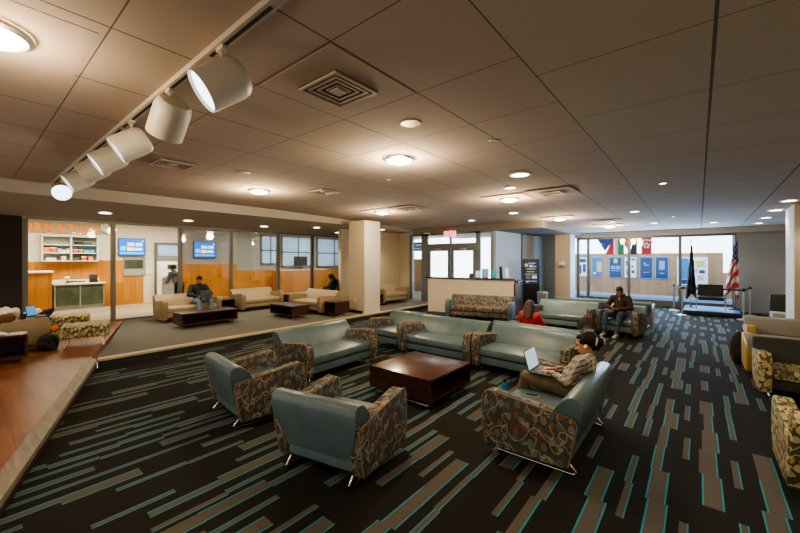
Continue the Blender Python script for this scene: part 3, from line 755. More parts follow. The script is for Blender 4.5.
def seat(name, label, x, y, rz, W, style, z=0, group=None, cat='sofa'):
    key = (W, style)
    t = thing(name, label, cat, (x, y, z), rz, group)
    if key in PROTO:
        for src in PROTO[key]:
            o = src.copy(); COL.objects.link(o); o.parent = t
            for ch in src.children:
                g = ch.copy(); COL.objects.link(g); g.parent = o
        return t
    arm_m, back_m, cush_m = {'teal': (M['arm'], M['vinyl'], M['vinyl']), 'pale': (M['arm'], M['vinyl_lt'], M['vinyl']), 'beige': (M['beige_arm'], M['beige'], M['beige']),
        'patterned': (M['vinyl'], M['arm'], M['arm']), 'yellow': (M['yarm'], M['dkback'], M['yarm']), 'yellow_all': (M['yarm'], M['yarm'], M['yarm']), 'mustard': (M['yvinyl'], M['greyvinyl'], M['dkback']), 'dark': (M['greyvinyl'], M['vinyl'], M['vinyl'])}[style]
    L = []
    for nm, mb, mm, s in seat_meshes(W, arm_m, back_m, cush_m):
        o = mb.build(nm, mm, t, 40)
        if nm == 'arm' and style in ('teal', 'pale'):
            h = W/2; pts = [(.425, .10), (.455, .28), (.463, .46), (.453, .582), (.43, .629), (.39, .652), (.32, .650), (-.40, .570), (-.44, .555), (-.454, .50), (-.377, .12)]
            xo = s*(h-.004)
            MB().tube([(xo, a, b_) for a, b_ in pts], .006, 6).build('piping', M['piping'], o)
        L.append(o)
    PROTO[key] = L
    return t
G1 = 'teal seats with loop-patterned arms'
W1, W2 = .98, 1.66
seat('armchair', 'teal armchair with patterned arms, its back to the camera, nearest the front', -2.77, 2.46, .22, W1, 'teal', group=G1, cat='armchair')
seat('armchair', 'teal patterned armchair to the left of the nearest armchair, seen from behind', -4.52, 2.49, -.11, W1, 'teal', group=G1, cat='armchair')
seat('loveseat', 'teal loveseat holding the woman in the plaid shirt, patterned arm towards the camera', -1.29, 4.22, 1.58, 1.52, 'teal', group=G1)
seat('loveseat', 'empty teal loveseat left of the square coffee table, facing it', -5.2, 4.25, -1.53, W2, 'teal', group=G1)
seat('armchair', 'empty teal armchair at the left end of the row behind the coffee table', -5.33, 6.38, 3.15, W1, 'teal', group=G1, cat='armchair')
seat('loveseat', 'empty teal loveseat in the middle of the row behind the coffee table', -4.0, 6.28, 3.13, W2, 'teal', group=G1)
seat('loveseat', 'empty teal loveseat at the right of the row, behind the plaid-shirted woman', -2.29, 6.25, 3.10, W2, 'teal', group=G1)
seat('loveseat', 'teal loveseat back to back with the row, where the girl in red sits', -2.38, 7.32, -.05, W2, 'teal', group=G1)
seat('loveseat', 'pale teal loveseat facing the camera left of the man in the brown hoodie', -3.0, 11.15, 3.12, W2, 'pale', group=G1)
seat('armchair', 'patterned armchair with the man in the brown hoodie', -1.58, 11.15, 3.0, W1, 'pale', group=G1, cat='armchair')
seat('loveseat', 'teal sofa facing the windows, its dark back visible left of the hoodie man', -2.85, 12.95, 0, W2, 'dark', group=G1)
seat('armchair', 'pale-sided teal armchair facing the windows behind the hoodie man', -1.50, 12.9, 0, W1, 'dark', group=G1, cat='armchair')
seat('sofa', 'long sofa with patterned back and seat and teal arms in front of the counter', -5.62, 11.02, 3.40, 2.15, 'patterned')
GB = 'beige seats on the raised floor'
seat('loveseat', 'beige loveseat in which the man with the laptop sits', -12.25, 4.5, -1.58, W2, 'beige', PLAT, GB)
seat('loveseat', 'empty beige loveseat against the middle glass panes', -12.66, 7.0, -1.53, W2, 'beige', PLAT, GB)
seat('loveseat', 'beige loveseat beside the big column', -10.35, 7.85, -3.10, W2, 'beige', PLAT, GB)
seat('armchair', 'beige armchair at the left frame edge piled with belongings', -10.95, .73, .0, W1, 'beige', PLAT, GB, 'armchair')
seat('loveseat', 'beige loveseat in the alcove behind the big column', -10.15, 11.6, -PI/2, W2, 'beige', PLAT, GB)
GR = 'yellow patterned seats on the right'
seat('loveseat', 'yellow patterned seat at the right edge nearest the camera', 1.40, 4.76, 0, W2, 'yellow_all', group=GR)
seat('loveseat', 'dark-backed loveseat with yellow patterned arms and cushion at the right edge', 1.50, 7.75, PI, W2, 'yellow', group=GR)
seat('loveseat', 'light grey seat with mustard arm directly behind the dark-backed loveseat', 1.45, 8.85, 0, W2, 'mustard', group=GR)
seat('armchair', 'grey armchair with mustard arms beyond the grey seat on the right', 1.25, 10.6, PI, W1, 'mustard', group=GR, cat='armchair')

# ottoman benches with bent legs
def bench(label, x, y, rz, L=1.0, Dp=.55, z=PLAT):
    t = thing('ottoman_bench', label, 'bench', (x, y, z), rz, 'yellow patterned benches')
    MB().box(-L/2, L/2, -Dp/2, Dp/2, .20, .46, bev=.045, seg=3).build('cushion', M['yarm'], t)
    for s in (-1, 1):
        xl = s*(L/2-.12)
        MB().tube([(xl, -Dp/2+.12, .27), (xl+s*.03, -Dp/2+.02, .03), (xl+s*.03, -Dp/2+.04, .012), (xl+s*.03, Dp/2-.04, .012), (xl+s*.03, Dp/2-.02, .03), (xl, Dp/2-.12, .27)], .011).build('leg', M['chrome'], t)
    return t
bench('yellow patterned bench on bent chrome legs nearest the step', -10.2, 1.72, 1.32, .80, .66)
bench('yellow patterned bench behind the laptop pile', -12.1, 1.72, 1.32, .75, .6)

# ---------------------------------------------------------------- tables
def box_table(name, label, x, y, rz, sx, sy, h, open_axis, z=0, mat='cherry', leg=.09, cat='table', group=None):
    """open_axis: which local side is the open cubby (+x or -y)"""
    t = thing(name, label, cat, (x, y, z), rz, group); th = .035; m = M[mat]
    a, b = sx/2, sy/2
    MB().box(-a, a, -b, b, h-th, h, bev=.004).build('tabletop', m, t)
    MB().box(-a, a, -b, b, leg, leg+th, bev=.003).build('bottom_shelf', m, t)
    if open_axis == 'x':
        MB().box(-a, a, -b, -b+th, leg+th, h-th).build('side_panel', m, t, 0); MB().box(-a, a, b-th, b, leg+th, h-th).build('side_panel', m, t, 0)
        MB().box(-a+.02, -a+.02+th, -b+th, b-th, leg+th, h-th).build('back_panel', m, t, 0)
    else:
        MB().box(-a, -a+th, -b, b, leg+th, h-th).build('side_panel', m, t, 0); MB().box(a-th, a, -b, b, leg+th, h-th).build('side_panel', m, t, 0)
        MB().box(-a+th, a-th, b-.02-th, b-.02, leg+th, h-th).build('back_panel', m, t, 0)
    for s in (-1, 1):
        if open_axis == 'x':
            yl = s*(b-.10); pts = [(-a+.16, yl, leg), (-a+.08, yl, .014), (-a+.10, yl, .010), (a-.10, yl, .010), (a-.08, yl, .014), (a-.16, yl, leg)]
        else:
            xl = s*(a-.10); pts = [(xl, -b+.16, leg), (xl, -b+.08, .014), (xl, -b+.10, .010), (xl, b-.10, .010), (xl, b-.08, .014), (xl, b-.16, leg)]
        MB().tube(pts, .010, 8).build('sled_leg', M['chrome'], t)
    return t
box_table('coffee_table', 'large square cherry coffee table with an open shelf between the teal seats', -3.27, 4.47, 0, 1.10, 1.10, .40, 'x')
box_table('coffee_table', 'long low dark cherry table in front of the man with the laptop', -10.75, 4.42, 0, .62, 1.50, .40, 'x', PLAT, 'cherry_dk')
box_table('coffee_table', 'dark cherry low table between the two right beige loveseats', -10.15, 6.72, 0, 1.25, .62, .40, 'y', PLAT, 'cherry_dk')
box_table('cube_table', 'small cherry cube table at the end of the beige loveseat by the column', -9.15, 7.85, 0, .55, .6, .47, 'y', PLAT, 'cherry_dk')
box_table('side_table', 'dark side table between the first two beige loveseats', -12.65, 5.75, 0, .6, .55, .47, 'x', PLAT, 'cherry_dk')
box_table('side_table', 'dark side table at the corner between the beige loveseats under the glass', -12.3, 8.35, 0, .6, .6, .47, 'x', PLAT, 'cherry_dk')
box_table('side_table', 'small dark table beside the alcove loveseat', -9.95, 10.35, 0, .6, .6, .47, 'x', PLAT, 'cherry_dk')
box_table('side_table', 'dark cherry table with papers at the left frame edge', -9.62, .42, .0, .62, .7, .50, 'x', PLAT, 'cherry_dk')
box_table('low_table', 'dark cherry low table beyond the mustard armchair on the right', 1.45, 13.0-1.0, 0, .8, .7, .55, 'y', 0, 'cherry_dk')

# ---------------------------------------------------------------- counter
CR = .2; CC = V((-6.45, 11.78, 0))
def onc(u, v, z=0):
    return (CC.x + u*math.cos(CR) - v*math.sin(CR), CC.y + u*math.sin(CR) + v*math.cos(CR), z)
t = thing('service_counter', 'cream-fronted service counter with dark wood top in front of the doors', 'counter', tuple(CC), CR)
a = 1.63
MB().box(-a, a-.05, 0, .10, 0, 1.26).build('front_panel', M['paint_w'], t, 0)
MB().box(a-.05, a, 0, 1.3, 0, 1.16).build('end_panel', M['cherry'], t, 0)
MB().box(-a-.05, a+.04, -.06, .36, 1.26, 1.31, bev=.008).build('top', M['cherry'], t)
MB().box(-a+.1, a-.05, .1, 1.1, .70, .74).build('work_surface', M['cherry_dk'], t, 0)
MB().box(-a, -a+.05, .1, 1.1, 0, 1.14).build('end_panel', M['paint_w'], t, 0)
MB().box(a-.4, a+.04, .36, 1.35, 1.16, 1.21, bev=.006).build('side_top', M['cherry_dk'], t)
tz = 1.31
def stand(name, label, x, y, z, w_, h_, mat, rz=0, cat='brochure holder', lean=.12, group=None):
    t = thing(name, label, cat, (x, y, z), rz, group)
    MB().box(-w_/2, w_/2, -.05, .05, 0, .02, bev=.003).build('base', M['black'], t)
    R = Matrix.Rotation(-lean, 4, 'X')
    MB().box(-w_/2, w_/2, -.008, .008, .01, h_, bev=.002, M4=R).build('panel', mat, t)
    return t
stand('brochure_stand', 'light blue leaflet stand left on the counter', *onc(0.55, .16)[:2], tz, .24, .34, M['bluebox'], .4)
stand('brochure_stand', 'pale blue leaflet stand behind the light blue one', *onc(0.28, .20)[:2], tz, .2, .26, M['win_bl'], .2)
stand('brochure_stand', 'cyan leaflet stand in the middle of the counter clutter', *onc(0.88, .16)[:2], tz, .16, .26, M['cyan_p'], .0)
stand('brochure_stand', 'black and white leaflet stand at the right end of the counter', *onc(1.12, .16)[:2], tz, .1, .42, M['navy'], .8)
stand('brochure_stand', 'white and yellow leaflet stand at the counter corner', *onc(1.32, .16)[:2], tz, .12, .36, M['poster_w'], .6)
stand('desk_phone', 'dark telephone behind the leaflet stands', *onc(0.02, .16)[:2], tz, .14, .16, M['black'], .2, 'telephone')

# floor sign stand
t = thing('sign_stand', 'black floor stand with a dark blue printed poster beside the pillar', 'sign', (-5.45, 15.3, 0), .45)
w_ = .66
MB().box(-w_/2, w_/2, -.03, .03, 0, 2.0, bev=.01).build('stand', M['black'], t)
MB().box(-w_/2+.04, w_/2-.04, -.045, -.03, .95, 1.95).build('poster', M['poster_b'], t, 0)
MB().box(-w_/2-.02, w_/2+.02, -.22, .22, 0, .04, bev=.01).build('foot', M['black'], t)
b = MB()
def tb(u0, u1, v0, v1, mi): b.box(-.28+.56*u0, -.28+.56*u1, -.05, -.045, 1.0+.9*v0, 1.0+.9*v1, mi)
b.prism(arc(-.19, 1.74, .07, 0, 330, 12), 1, -.05, -.045, 0)
b.prism(arc(-.19, 1.74, .03, 0, 330, 10), 1, -.054, -.05, 2)
tb(.36, .42, .72, .84, 0); tb(.45, .55, .72, .84, 0); tb(.58, .64, .72, .84, 0); tb(.68, .86, .74, .78, 0); tb(.3, .8, .9, .93, 0)
tb(.15, .8, .62, .67, 1); tb(.05, .9, .38, .42, 1); tb(.2, .75, .5, .53, 0)
b.prism(arc(-.12, 1.24, .07, 0, 330, 12), 1, -.05, -.045, 0); b.prism(arc(-.12, 1.24, .055, 0, 330, 12), 1, -.053, -.05, 2)
tb(.55, .9, .2, .34, 0); tb(.1, .9, .06, .09, 0); tb(.2, .3, .0, .08, 0)
b.build('print', [M['poster_w'], M['poster_y'], M['poster_b']], t, 0)

# waste bin
t = thing('waste_bin', 'light grey waste bin next to the beige pillar', 'bin', (-4.75, 14.6, 0))
MB().lathe([(0, 0), (.17, 0), (.2, .62), (0, .62)], 24).build('body', M['steel'], t)
MB().lathe([(0, .62), (.21, .62), (.21, .68), (.17, .72), (.13, .72), (.12, .68), (0, .68)], 24).build('lid', M['greyvinyl'], t)

# exit sign
t = thing('exit_sign', 'red lit EXIT sign hanging over the entrance doors', 'sign', (-7.95, 12.9, 2.92))
MB().box(-.28, .28, -.03, .03, 0, .24, bev=.01).build('body', M['exit_w'], t)
MB().box(-.03, .03, -.03, .03, .24, .28).build('mount', M['white'], t, 0)
me = text_mesh('EXIT', .22, .008); me.materials.append(M['exit'])
o = bpy.data.objects.new('letters', me); COL.objects.link(o); o.parent = t; o.rotation_euler = (PI/2, 0, 0); o.location = (-.25, -.037, .045)
# blue sign in the porch, wall plate
framed('wall_notice', 'blue square sign seen through the entrance side light', -13.15, -12.3, 2.45, 3.0, 17.08, [M['poster_w'], M['poster_c'], M['poster_w']], [(.1, .9, .2, .3, 0), (.3, .9, .6, .8, 0)], cat='sign')

# ---------------------------------------------------------------- stage, flags, stanchions
t = thing('stage', 'low black platform with blue carpet top by the far windows', 'platform', (.42, 17.5, 0))
MB().box(-.84, .70, -.98, .95, 0, .16, bev=.008).build('deck', M['black'], t)
MB().box(-.82, .68, -.96, .93, .16, .175).build('carpet_top', M['blue_lino'], t, 0)
STZ = .175
t = thing('lounge_chair', 'black leather chair with chrome frame on the low platform', 'chair', (.34, 17.35, STZ))
MB().box(-.36, .36, -.32, .22, .34, .47, bev=.03, seg=3).build('seat', M['leather'], t)
MB().box(-.36, .36, .18, .30, .40, .92, bev=.03, seg=3, M4=Matrix.Translation((0, 0, 0)) @ Matrix.Rotation(-.12, 4, 'X')).build('backrest', M['leather'], t)
for s in (-1, 1):
    MB().tube([(s*.40, -.30, .58), (s*.40, -.32, .02), (s*.40, -.30, .012), (s*.40, .30, .012), (s*.40, .33, .04), (s*.40, .30, .58)], .013, 8, closed=True).build('leg_frame', M['chrome'], t)
    MB().box(s*.40-.025, s*.40+.025, -.25, .25, .58, .61, bev=.008).build('armrest', M['leather'], t)
for zz in (.36,): MB().tube([(-.40, -.28, zz), (.40, -.28, zz)], .011, 8).build('crossbar', M['chrome'], t)
# flags on poles
def pole_flag(label, x, y, zt, dark):
    t = thing('flag_on_pole', label, 'flag', (x, y, STZ), 0)
    MB().lathe([(0, 0), (.16, 0), (.16, .02), (.05, .05), (.03, .1), (0, .1)], 20).build('base', M['black'], t)
    MB().tube([(0, 0, .08), (0, 0, zt-.12)], .013, 8).build('pole', M['steel'] if dark else M['nosing'], t)
    MB().lathe([(0, -.14), (.022, -.12), (.012, -.07), (.03, -.03), (.012, .0), (0, .03)], 10, c=(0, 0, zt)).build('finial', M['white'] if dark else M['poster_y'], t)
    mb = MB(); nu, nv = 18, 30; grid = []
    H0 = zt-.22; H1 = .42 if dark else .62
    for j in range(nv+1):
        v = j/nv; wdt = (.05 + .30*v**1.1) if dark else (.06 + .34*v**.9)
        row = []
        for i in range(nu+1):
            u = i/nu
            x_ = (-.16*v + u*wdt) if dark else (-.30*v + .02 + u*wdt)
            y_ = -.03 + .05*math.sin(u*PI*5 + v*3)*(.3+v)
            z_ = H0 - (H0-H1)*v - (.10*math.sin(u*PI*2.2+1) + (.12*u if not dark else .28*(1-u)*0))*v
            row.append(mb.bm.verts.new((x_, y_, z_)))
        grid.append(row)
    for j in range(nv):
        for i in range(nu):
            f = mb.bm.faces.new((grid[j][i], grid[j][i+1], grid[j+1][i+1], grid[j+1][i]))
            u, v = i/nu, j/nv
            if dark: f.material_index = 1 if ((.42-u)**2*2.4 + (v-.45)**2*12 < .045 and (i+j) % 3) else 0
            else:
                if v < .36: f.material_index = 2 if not ((i*7+j*5) % 11 == 0) else 1
                else: f.material_index = 0 if int(math.floor((v*9 + u*3.0))) % 2 else 1
    o = mb.build('cloth', [M['flagk'], M['poster_f']] if dark else [M['usred'], M['uswhite'], M['usblue']], t, 60)
    so = o.modifiers.new('s', 'SOLIDIFY'); so.thickness = .006
    return t
pole_flag('dark blue-black flag with a pale emblem drooping from a pole on the platform', -.22, 17.4, 2.55, True)
pole_flag('striped red, white and blue flag drooping from a pole at the platform right end', 1.0, 17.75, 2.68, False)
# belt barrier
SP = [(-.73, 17.6), (-.44, 16.30), (1.14, 16.30), (1.40, 17.6)]
for k, (x, y) in enumerate(SP):
    t = thing('stanchion', ['steel barrier post behind the left corner of the platform', 'steel barrier post at the front left corner of the platform', 'steel barrier post at the front right corner of the platform', 'steel barrier post behind the right corner by the grey wall'][k], 'barrier post', (x, y, 0), 0, 'barrier posts round the platform')
    MB().lathe([(0, 0), (.17, 0), (.17, .02), (.04, .05), (0, .05)], 22).build('base', M['steel'], t)
    MB().lathe([(0, .04), (.028, .04), (.028, .95), (0, .95)], 14).build('pole', M['steel'], t)
    MB().lathe([(0, .93), (.036, .93), (.036, 1.03), (0, 1.04)], 14).build('belt_head', M['black'], t)
for k, ((xa, ya), (xb, yb)) in enumerate(((SP[0], SP[1]), (SP[1], SP[2]), (SP[2], SP[3]))):
    L = math.hypot(xb-xa, yb-ya); b = MB()
    b.box(.036, L-.036, -.002, .002, .95, 1.0)
    o = b.build('barrier_belt', M['belt'], None, 0); o.location = (xa, ya, 0); o.rotation_euler = (0, 0, math.atan2(yb-ya, xb-xa))
    tag(o, ['black barrier belt along the left side of the platform', 'black barrier belt across the front of the platform', 'black barrier belt along the right side of the platform'][k], 'belt')

# ---------------------------------------------------------------- ceiling fixtures
def lens_light(label, x, y, power, z=CEIL):
    z = CZ(y+.48)
    t = thing('ceiling_light', label, 'ceiling light', (x, y, z), 0, 'square ceiling lights with a round glowing lens')
    MB().box(-.484, .484, -.484, .484, -.003, .02).build('tile_panel', M['tilep'], t, 0)
    MB().lathe([(.22, -.008), (.23, -.035), (.20, -.05), (.185, -.03)], 32).build('trim_ring', M['steel'], t)
    MB().lathe([(.19, -.028), (.16, -.06), (.09, -.08), (0, -.085)], 32).build('lens', M['lamp'], t)
    ld = bpy.data.lights.new('lens_lamp', 'POINT'); ld.energy = power; ld.color = (1, .78, .50); ld.shadow_soft_size = .16
    lo = bpy.data.objects.new('lens_lamp', ld); COL.objects.link(lo); lo.location = (x, y, z-.28)
    return t
lp = [(-3.56, .10, 'glowing ceiling light at the top left corner of the view'), (-3.43, 4.14, 'round glowing ceiling light nearest, over the coffee table'), (-3.45, 8.25, 'round glowing ceiling light beyond the one over the coffee table'), (-3.5, 12.45, 'glowing ceiling light third along the centre row'),
      (-2.6, 15.6, 'glowing ceiling light near the far pillar'), (-7.37, 4.12, 'glowing ceiling light on the left near the beige seats'), (-7.42, 8.15, 'glowing ceiling light before the big column'), (-7.4, .1, None)]
PW = 55
for x, y, lab in lp:
    if lab: lens_light(lab, x, y, PW if y > 1 else 24)
for (x, y) in ((.6, .1), (-7.4, -2), (.6, 4.2), (.6, 8.35), (.6, 12.5)):  # added fill lamps, no ceiling fixtures at these spots
    ld = bpy.data.lights.new('fill_lamp', 'AREA'); ld.energy = 20; ld.color = (1, .82, .58); ld.size = .5
    lo = bpy.data.objects.new('fill_lamp', ld); COL.objects.link(lo); lo.location = (x, y, CEIL-.03)
def downlight(label, x, y, z=CEIL, r=.11, lamp=0):
    if z == CEIL: z = CZ(y+r)
    elif z == SOF: z = 3.10 + (x+14.2)*.14/4.18 - .006
    t = thing('downlight', label, 'downlight', (x, y, z), 0, 'small round downlights')
    MB().lathe([(r*.9, 0), (r*1.2, 0), (r*1.2, -.012), (r*.9, -.012)], 24).build('trim_ring', M['white'], t)
    MB().lathe([(0, -.006), (r*.95, -.006)], 24).build('lens', M['lamp_w'], t)
    if lamp:
        ld = bpy.data.lights.new('spot', 'SPOT'); ld.energy = lamp; ld.color = (1, .85, .62); ld.spot_size = 2.0; ld.spot_blend = .6; ld.shadow_soft_size = .08
        lo = bpy.data.objects.new('spot', ld); COL.objects.link(lo); lo.location = (x, y, z-.04)
dl = [(-2.43, 6.28, CEIL, .16, 60, 'downlight to the right of the coffee table lights'), (-.52, 8.48, CEIL, .06, 30, 'small bright downlight over the right aisle'), (-.6, 14.0, CEIL, .05, 30, 'tiny downlight far along the right aisle'),
      (-4.3, 10.6, CEIL, .14, 60, 'downlight above the patterned sofa'), (-6.2, 11.5, CEIL, .12, 40, 'downlight above the left part of the counter'),
      (-11.7, 2.35, SOF, .14, 50, 'soffit downlight at the left near the lettering'), (-12.0, 4.4, SOF, .14, 70, 'soffit downlight above the man with the laptop'), (-12.0, 6.9, SOF, .14, 70, 'soffit downlight above the middle beige loveseat'),
      (-11.2, 8.6, SOF, .14, 70, 'soffit downlight above the loveseat by the column'), (-12.2, 10.5, SOF, .14, 40, 'soffit downlight near the last glass pane'), (-10.2, 11.2, SOF, .12, 50, 'downlight in the alcove behind the column'),
      (-11.5, -.2, SOF, .14, 60, 'soffit downlight over the piled armchair'),
      (-1.4, 12.2, CEIL, .12, 40, 'downlight behind the hoodie man'), (-1.2, 15.6, CEIL, .12, 40, 'downlight near the far windows'), (.4, 16.4, CEIL, .12, 20, 'downlight above the platform'),
      (1.62, 12.2, CEIL, .14, 30, 'nearest downlight of the right-hand row'), (1.6, 13.9, CEIL, .14, 30, 'second downlight of the right-hand row'), (1.6, 15.7, CEIL, .13, 20, 'third downlight of the right-hand row'), (1.6, 17.4, CEIL, .12, 20, 'farthest downlight of the right-hand row')]
for x, y, z, r, lm, lab in dl: downlight(lab, x, y, z, r, lm)
for (x, y, lab) in ((-16.6, 2.3, 'downlight in front of the lettering left of centre'), (-16.4, 2.95, 'downlight in front of the lettering at right'), (-16.4, 4.4, 'downlight over the television corner'), (-16.2, 5.3, 'downlight over the office kiosk'), (-16.2, 7.3, 'downlight seen through the third pane'), (-16.3, 9.8, 'downlight seen through the fourth pane'), (-16.0, 12.8, 'downlight seen through the fifth pane')):
    downlight(lab, x, y, 3.55, .13, 70)

def diffuser(label, x, y, s=.34, z=CEIL):
    z = CZ(y+.48)
    t = thing('ceiling_vent', label, 'vent', (x, y, z), 0, 'square ceiling air diffusers')
    MB().box(-.48, .48, -.48, .48, -.004, 0).build('panel', M['tilep'], t, 0)
    MB().box(-s*.72, s*.72, -s*.72, s*.72, -.010, -.004).build('throat', M['vent_d'], t, 0)
    for k in range(4):
        a = s*.72*(1-.22*k); w_ = .022
        b = MB()
        for (x0, x1, y0, y1) in ((-a, a, -a, -a+w_), (-a, a, a-w_, a), (-a, -a+w_, -a+w_, a-w_), (a-w_, a, -a+w_, a-w_)): b.box(x0, x1, y0, y1, -.03+.004*k, -.012)
        b.build('vane', M['vent'], t, 0)
    MB().box(-.05, .05, -.05, .05, -.03, -.012).build('vane', M['vent'], t, 0)
diffuser('square air diffuser nearest, upper centre of the ceiling', -2.45, 2.12)
diffuser('square air diffuser beside the track lights', -6.37, 2.12)
diffuser('square air diffuser far right of the centre lights', -2.45, 8.15, .30)
diffuser('square air diffuser left before the column lights', -6.39, 5.1)
diffuser('square air diffuser beyond the left one near the column light', -6.39, 8.15)
diffuser('square air diffuser far away by the last centre light', -2.45, 14.1)
def disc(name, label, x, y, r, z=CEIL, mat='vent', cat='speaker'):
    t = thing(name, label, cat, (x, y, z))
    t.location.z = CZ(y+r)
    MB().lathe([(0, 0), (r, 0), (r, -.004), (r*.9, -.009), (r*.85, -.008)], 28).build('rim', M[mat], t)
    MB().lathe([(0, -.0075), (r*.86, -.0075)], 28).build('grille', M['vent_d' if mat == 'dk' else 'mull'], t)
disc('ceiling_speaker', 'round ceiling speaker between the near vent and the near light', -2.45, 3.16, .12)
disc('ceiling_speaker', 'round ceiling speaker left of the second diffuser', -6.1, 3.1, .12)
disc('ceiling_speaker', 'round ceiling speaker beside the central downlight', -3.0, 7.2, .12)
disc('smoke_detector', 'small round smoke detector on the ceiling right of the near light', -2.0, 4.3, .06, mat='trackhead', cat='detector')
disc('smoke_detector', 'small smoke detector left of the central downlight', -4.52, 5.18, .07, mat='trackhead', cat='detector')
disc('smoke_detector', 'small smoke detector above the plain ceiling near the column', -5.2, 6.4, .06, mat='trackhead', cat='detector')
t = thing('dome_camera', 'small dark dome camera under the soffit before the entrance', 'camera', (-8.9, 12.6, 3.1))
MB().lathe([(0, 0), (.16, 0), (.16, -.04), (.13, -.05)], 24).build('housing', M['trackhead'], t)
MB().lathe([(.13, -.05), (.10, -.13), (0, -.17)], 24).build('dome', M['black'], t)

# track and heads
TY = 1.14
t = thing('light_track', 'long pale ceiling track crossing the upper left ceiling', 'track', (-5.9, TY, CEIL))
MB().box(-3.85, 4.1, -.035, .035, -.045, 0, bev=.004).build('rail', M['track'], t)
for (a, b_) in ((-3.6, .9), (1.0, 3.0), (3.2, 4.0)): MB().box(a, b_, -.012, .012, -.049, -.045).build('slot', M['vent_d'], t, 0)
def head(label, x, yaw, pitch, lit=0, L=.31, r=.142):
    t = thing('track_light', label, 'spotlight', (x, TY, CEIL-.045), 0, 'white cylinder spotlights on the ceiling track')
    MB().box(-.05, .05, -.022, .022, -.03, 0, bev=.004).build('adapter', M['track'], t)
    MB().tube([(0, 0, -.03), (0, 0, -.14)], .014, 10).build('stem', M['track'], t)
    R = Matrix.Rotation(yaw, 3, 'Z') @ Matrix.Rotation(PI/2 + pitch, 3, 'Y')   # local z -> aim direction
    c = V((0, 0, -.25))
    prof = [(0, -L/2), (r*.80, -L/2), (r*.92, -L/2+.02), (r, -L/2+.07), (r, L/2), (r*.95, L/2), (r*.93, L/2-.03), (0, L/2-.03)]
    MB().lathe(prof, 30, c=c, R=R).build('housing', M['trackhead'], t)
    MB().lathe([(0, L/2-.022), (r*.92, L/2-.022)], 30, c=c, R=R).build('lens', M['lamp_c'] if lit else M['lamp_w'], t)
    MB().tube([V((0, 0, -.14)), c + R @ V((0, 0, 0))], .018, 8).build('knuckle', M['track'], t)
    if lit:
        ld = bpy.data.lights.new('track_spot', 'SPOT'); ld.energy = lit; ld.color = (.95, .95, 1); ld.spot_size = 1.0; ld.spot_blend = .5; ld.shadow_soft_size = .08
        lo = bpy.data.objects.new('track_spot', ld); COL.objects.link(lo); wd = R @ V((0, 0, 1))
        lo.location = V((x, TY, CEIL-.045)) + c + wd*(L/2+.02); lo.rotation_euler = wd.to_track_quat('-Z', 'Y').to_euler()
    return t
# yaw: direction the head points in plan; pitch downwards
head('nearest white cylinder spotlight on the track, lens facing left', -2.52, -1.86, .62, 14)
head('second spotlight on the track, turned away with its rear showing', -3.50, -3.06, .85)
head('third spotlight on the track, lens edge glowing', -4.60, -1.82, .60, 8)
head('fourth spotlight on the track, lens edge glowing', -5.50, -1.74, .60, 8)
head('fifth spotlight on the track, lens hardly visible', -6.30, -1.9, .6)
head('sixth spotlight on the track near its far end', -7.25, -1.66, .58, 6)
head('last spotlight on the track, shining towards the camera', -8.70, -.15, .35, 20)

# ---------------------------------------------------------------- people
def rot_to(a, b):
    return V(a).rotation_difference(V(b)).to_matrix()
def remesh(o, vox, it=4, fac=.6):
    r = o.modifiers.new('r', 'REMESH'); r.mode = 'VOXEL'; r.voxel_size = vox; r.use_smooth_shade = True
    s = o.modifiers.new('s', 'SMOOTH'); s.factor = fac; s.iterations = it
    return o
def hand(mb, wrist, dirn, palm_n, side, curl=.5, sc_=1.0):
    """palm and five separate fingers; side +1: thumb leaves towards 'lat'"""
    d = V(dirn).normalized(); n = V(palm_n); n = (n - d*n.dot(d)).normalized(); lat = d.cross(n)*side
    w = V(wrist); R = Matrix((lat, d, n)).transposed()
    mb.ell(w + d*.05*sc_, (.040*sc_, .052*sc_, .016*sc_), R, 14, 8)
    for k, (off, L) in enumerate(((.030, .070), (.010, .078), (-.011, .072), (-.030, .056))):
        p = w + d*.088*sc_ + lat*off*sc_; dd = (d + lat*off*3).normalized(); r = .0085*sc_
        q = p - dd*.03*sc_
        for j in range(3):
            a = curl*(j+.4)*.8; e = (dd*math.cos(a) + n*math.sin(a))
            nx = p + e*L*sc_*(.45, .32, .25)[j]
            mb.cap(q if j == 0 else p, r*(1.1-.06*j), nx, r*(1.02-.08*j), 8); p = nx
    p = w + d*.025*sc_ + lat*.032*sc_
    e = (d*.6 + lat*.75 + n*.3).normalized(); p1 = p + e*.042*sc_; e2 = (d*.9 + lat*.35 + n*.4).normalized(); p2 = p1 + e2*.032*sc_
    mb.cap(p, .0115*sc_, p1, .010*sc_, 8); mb.cap(p1, .010*sc_, p2, .0085*sc_, 8)

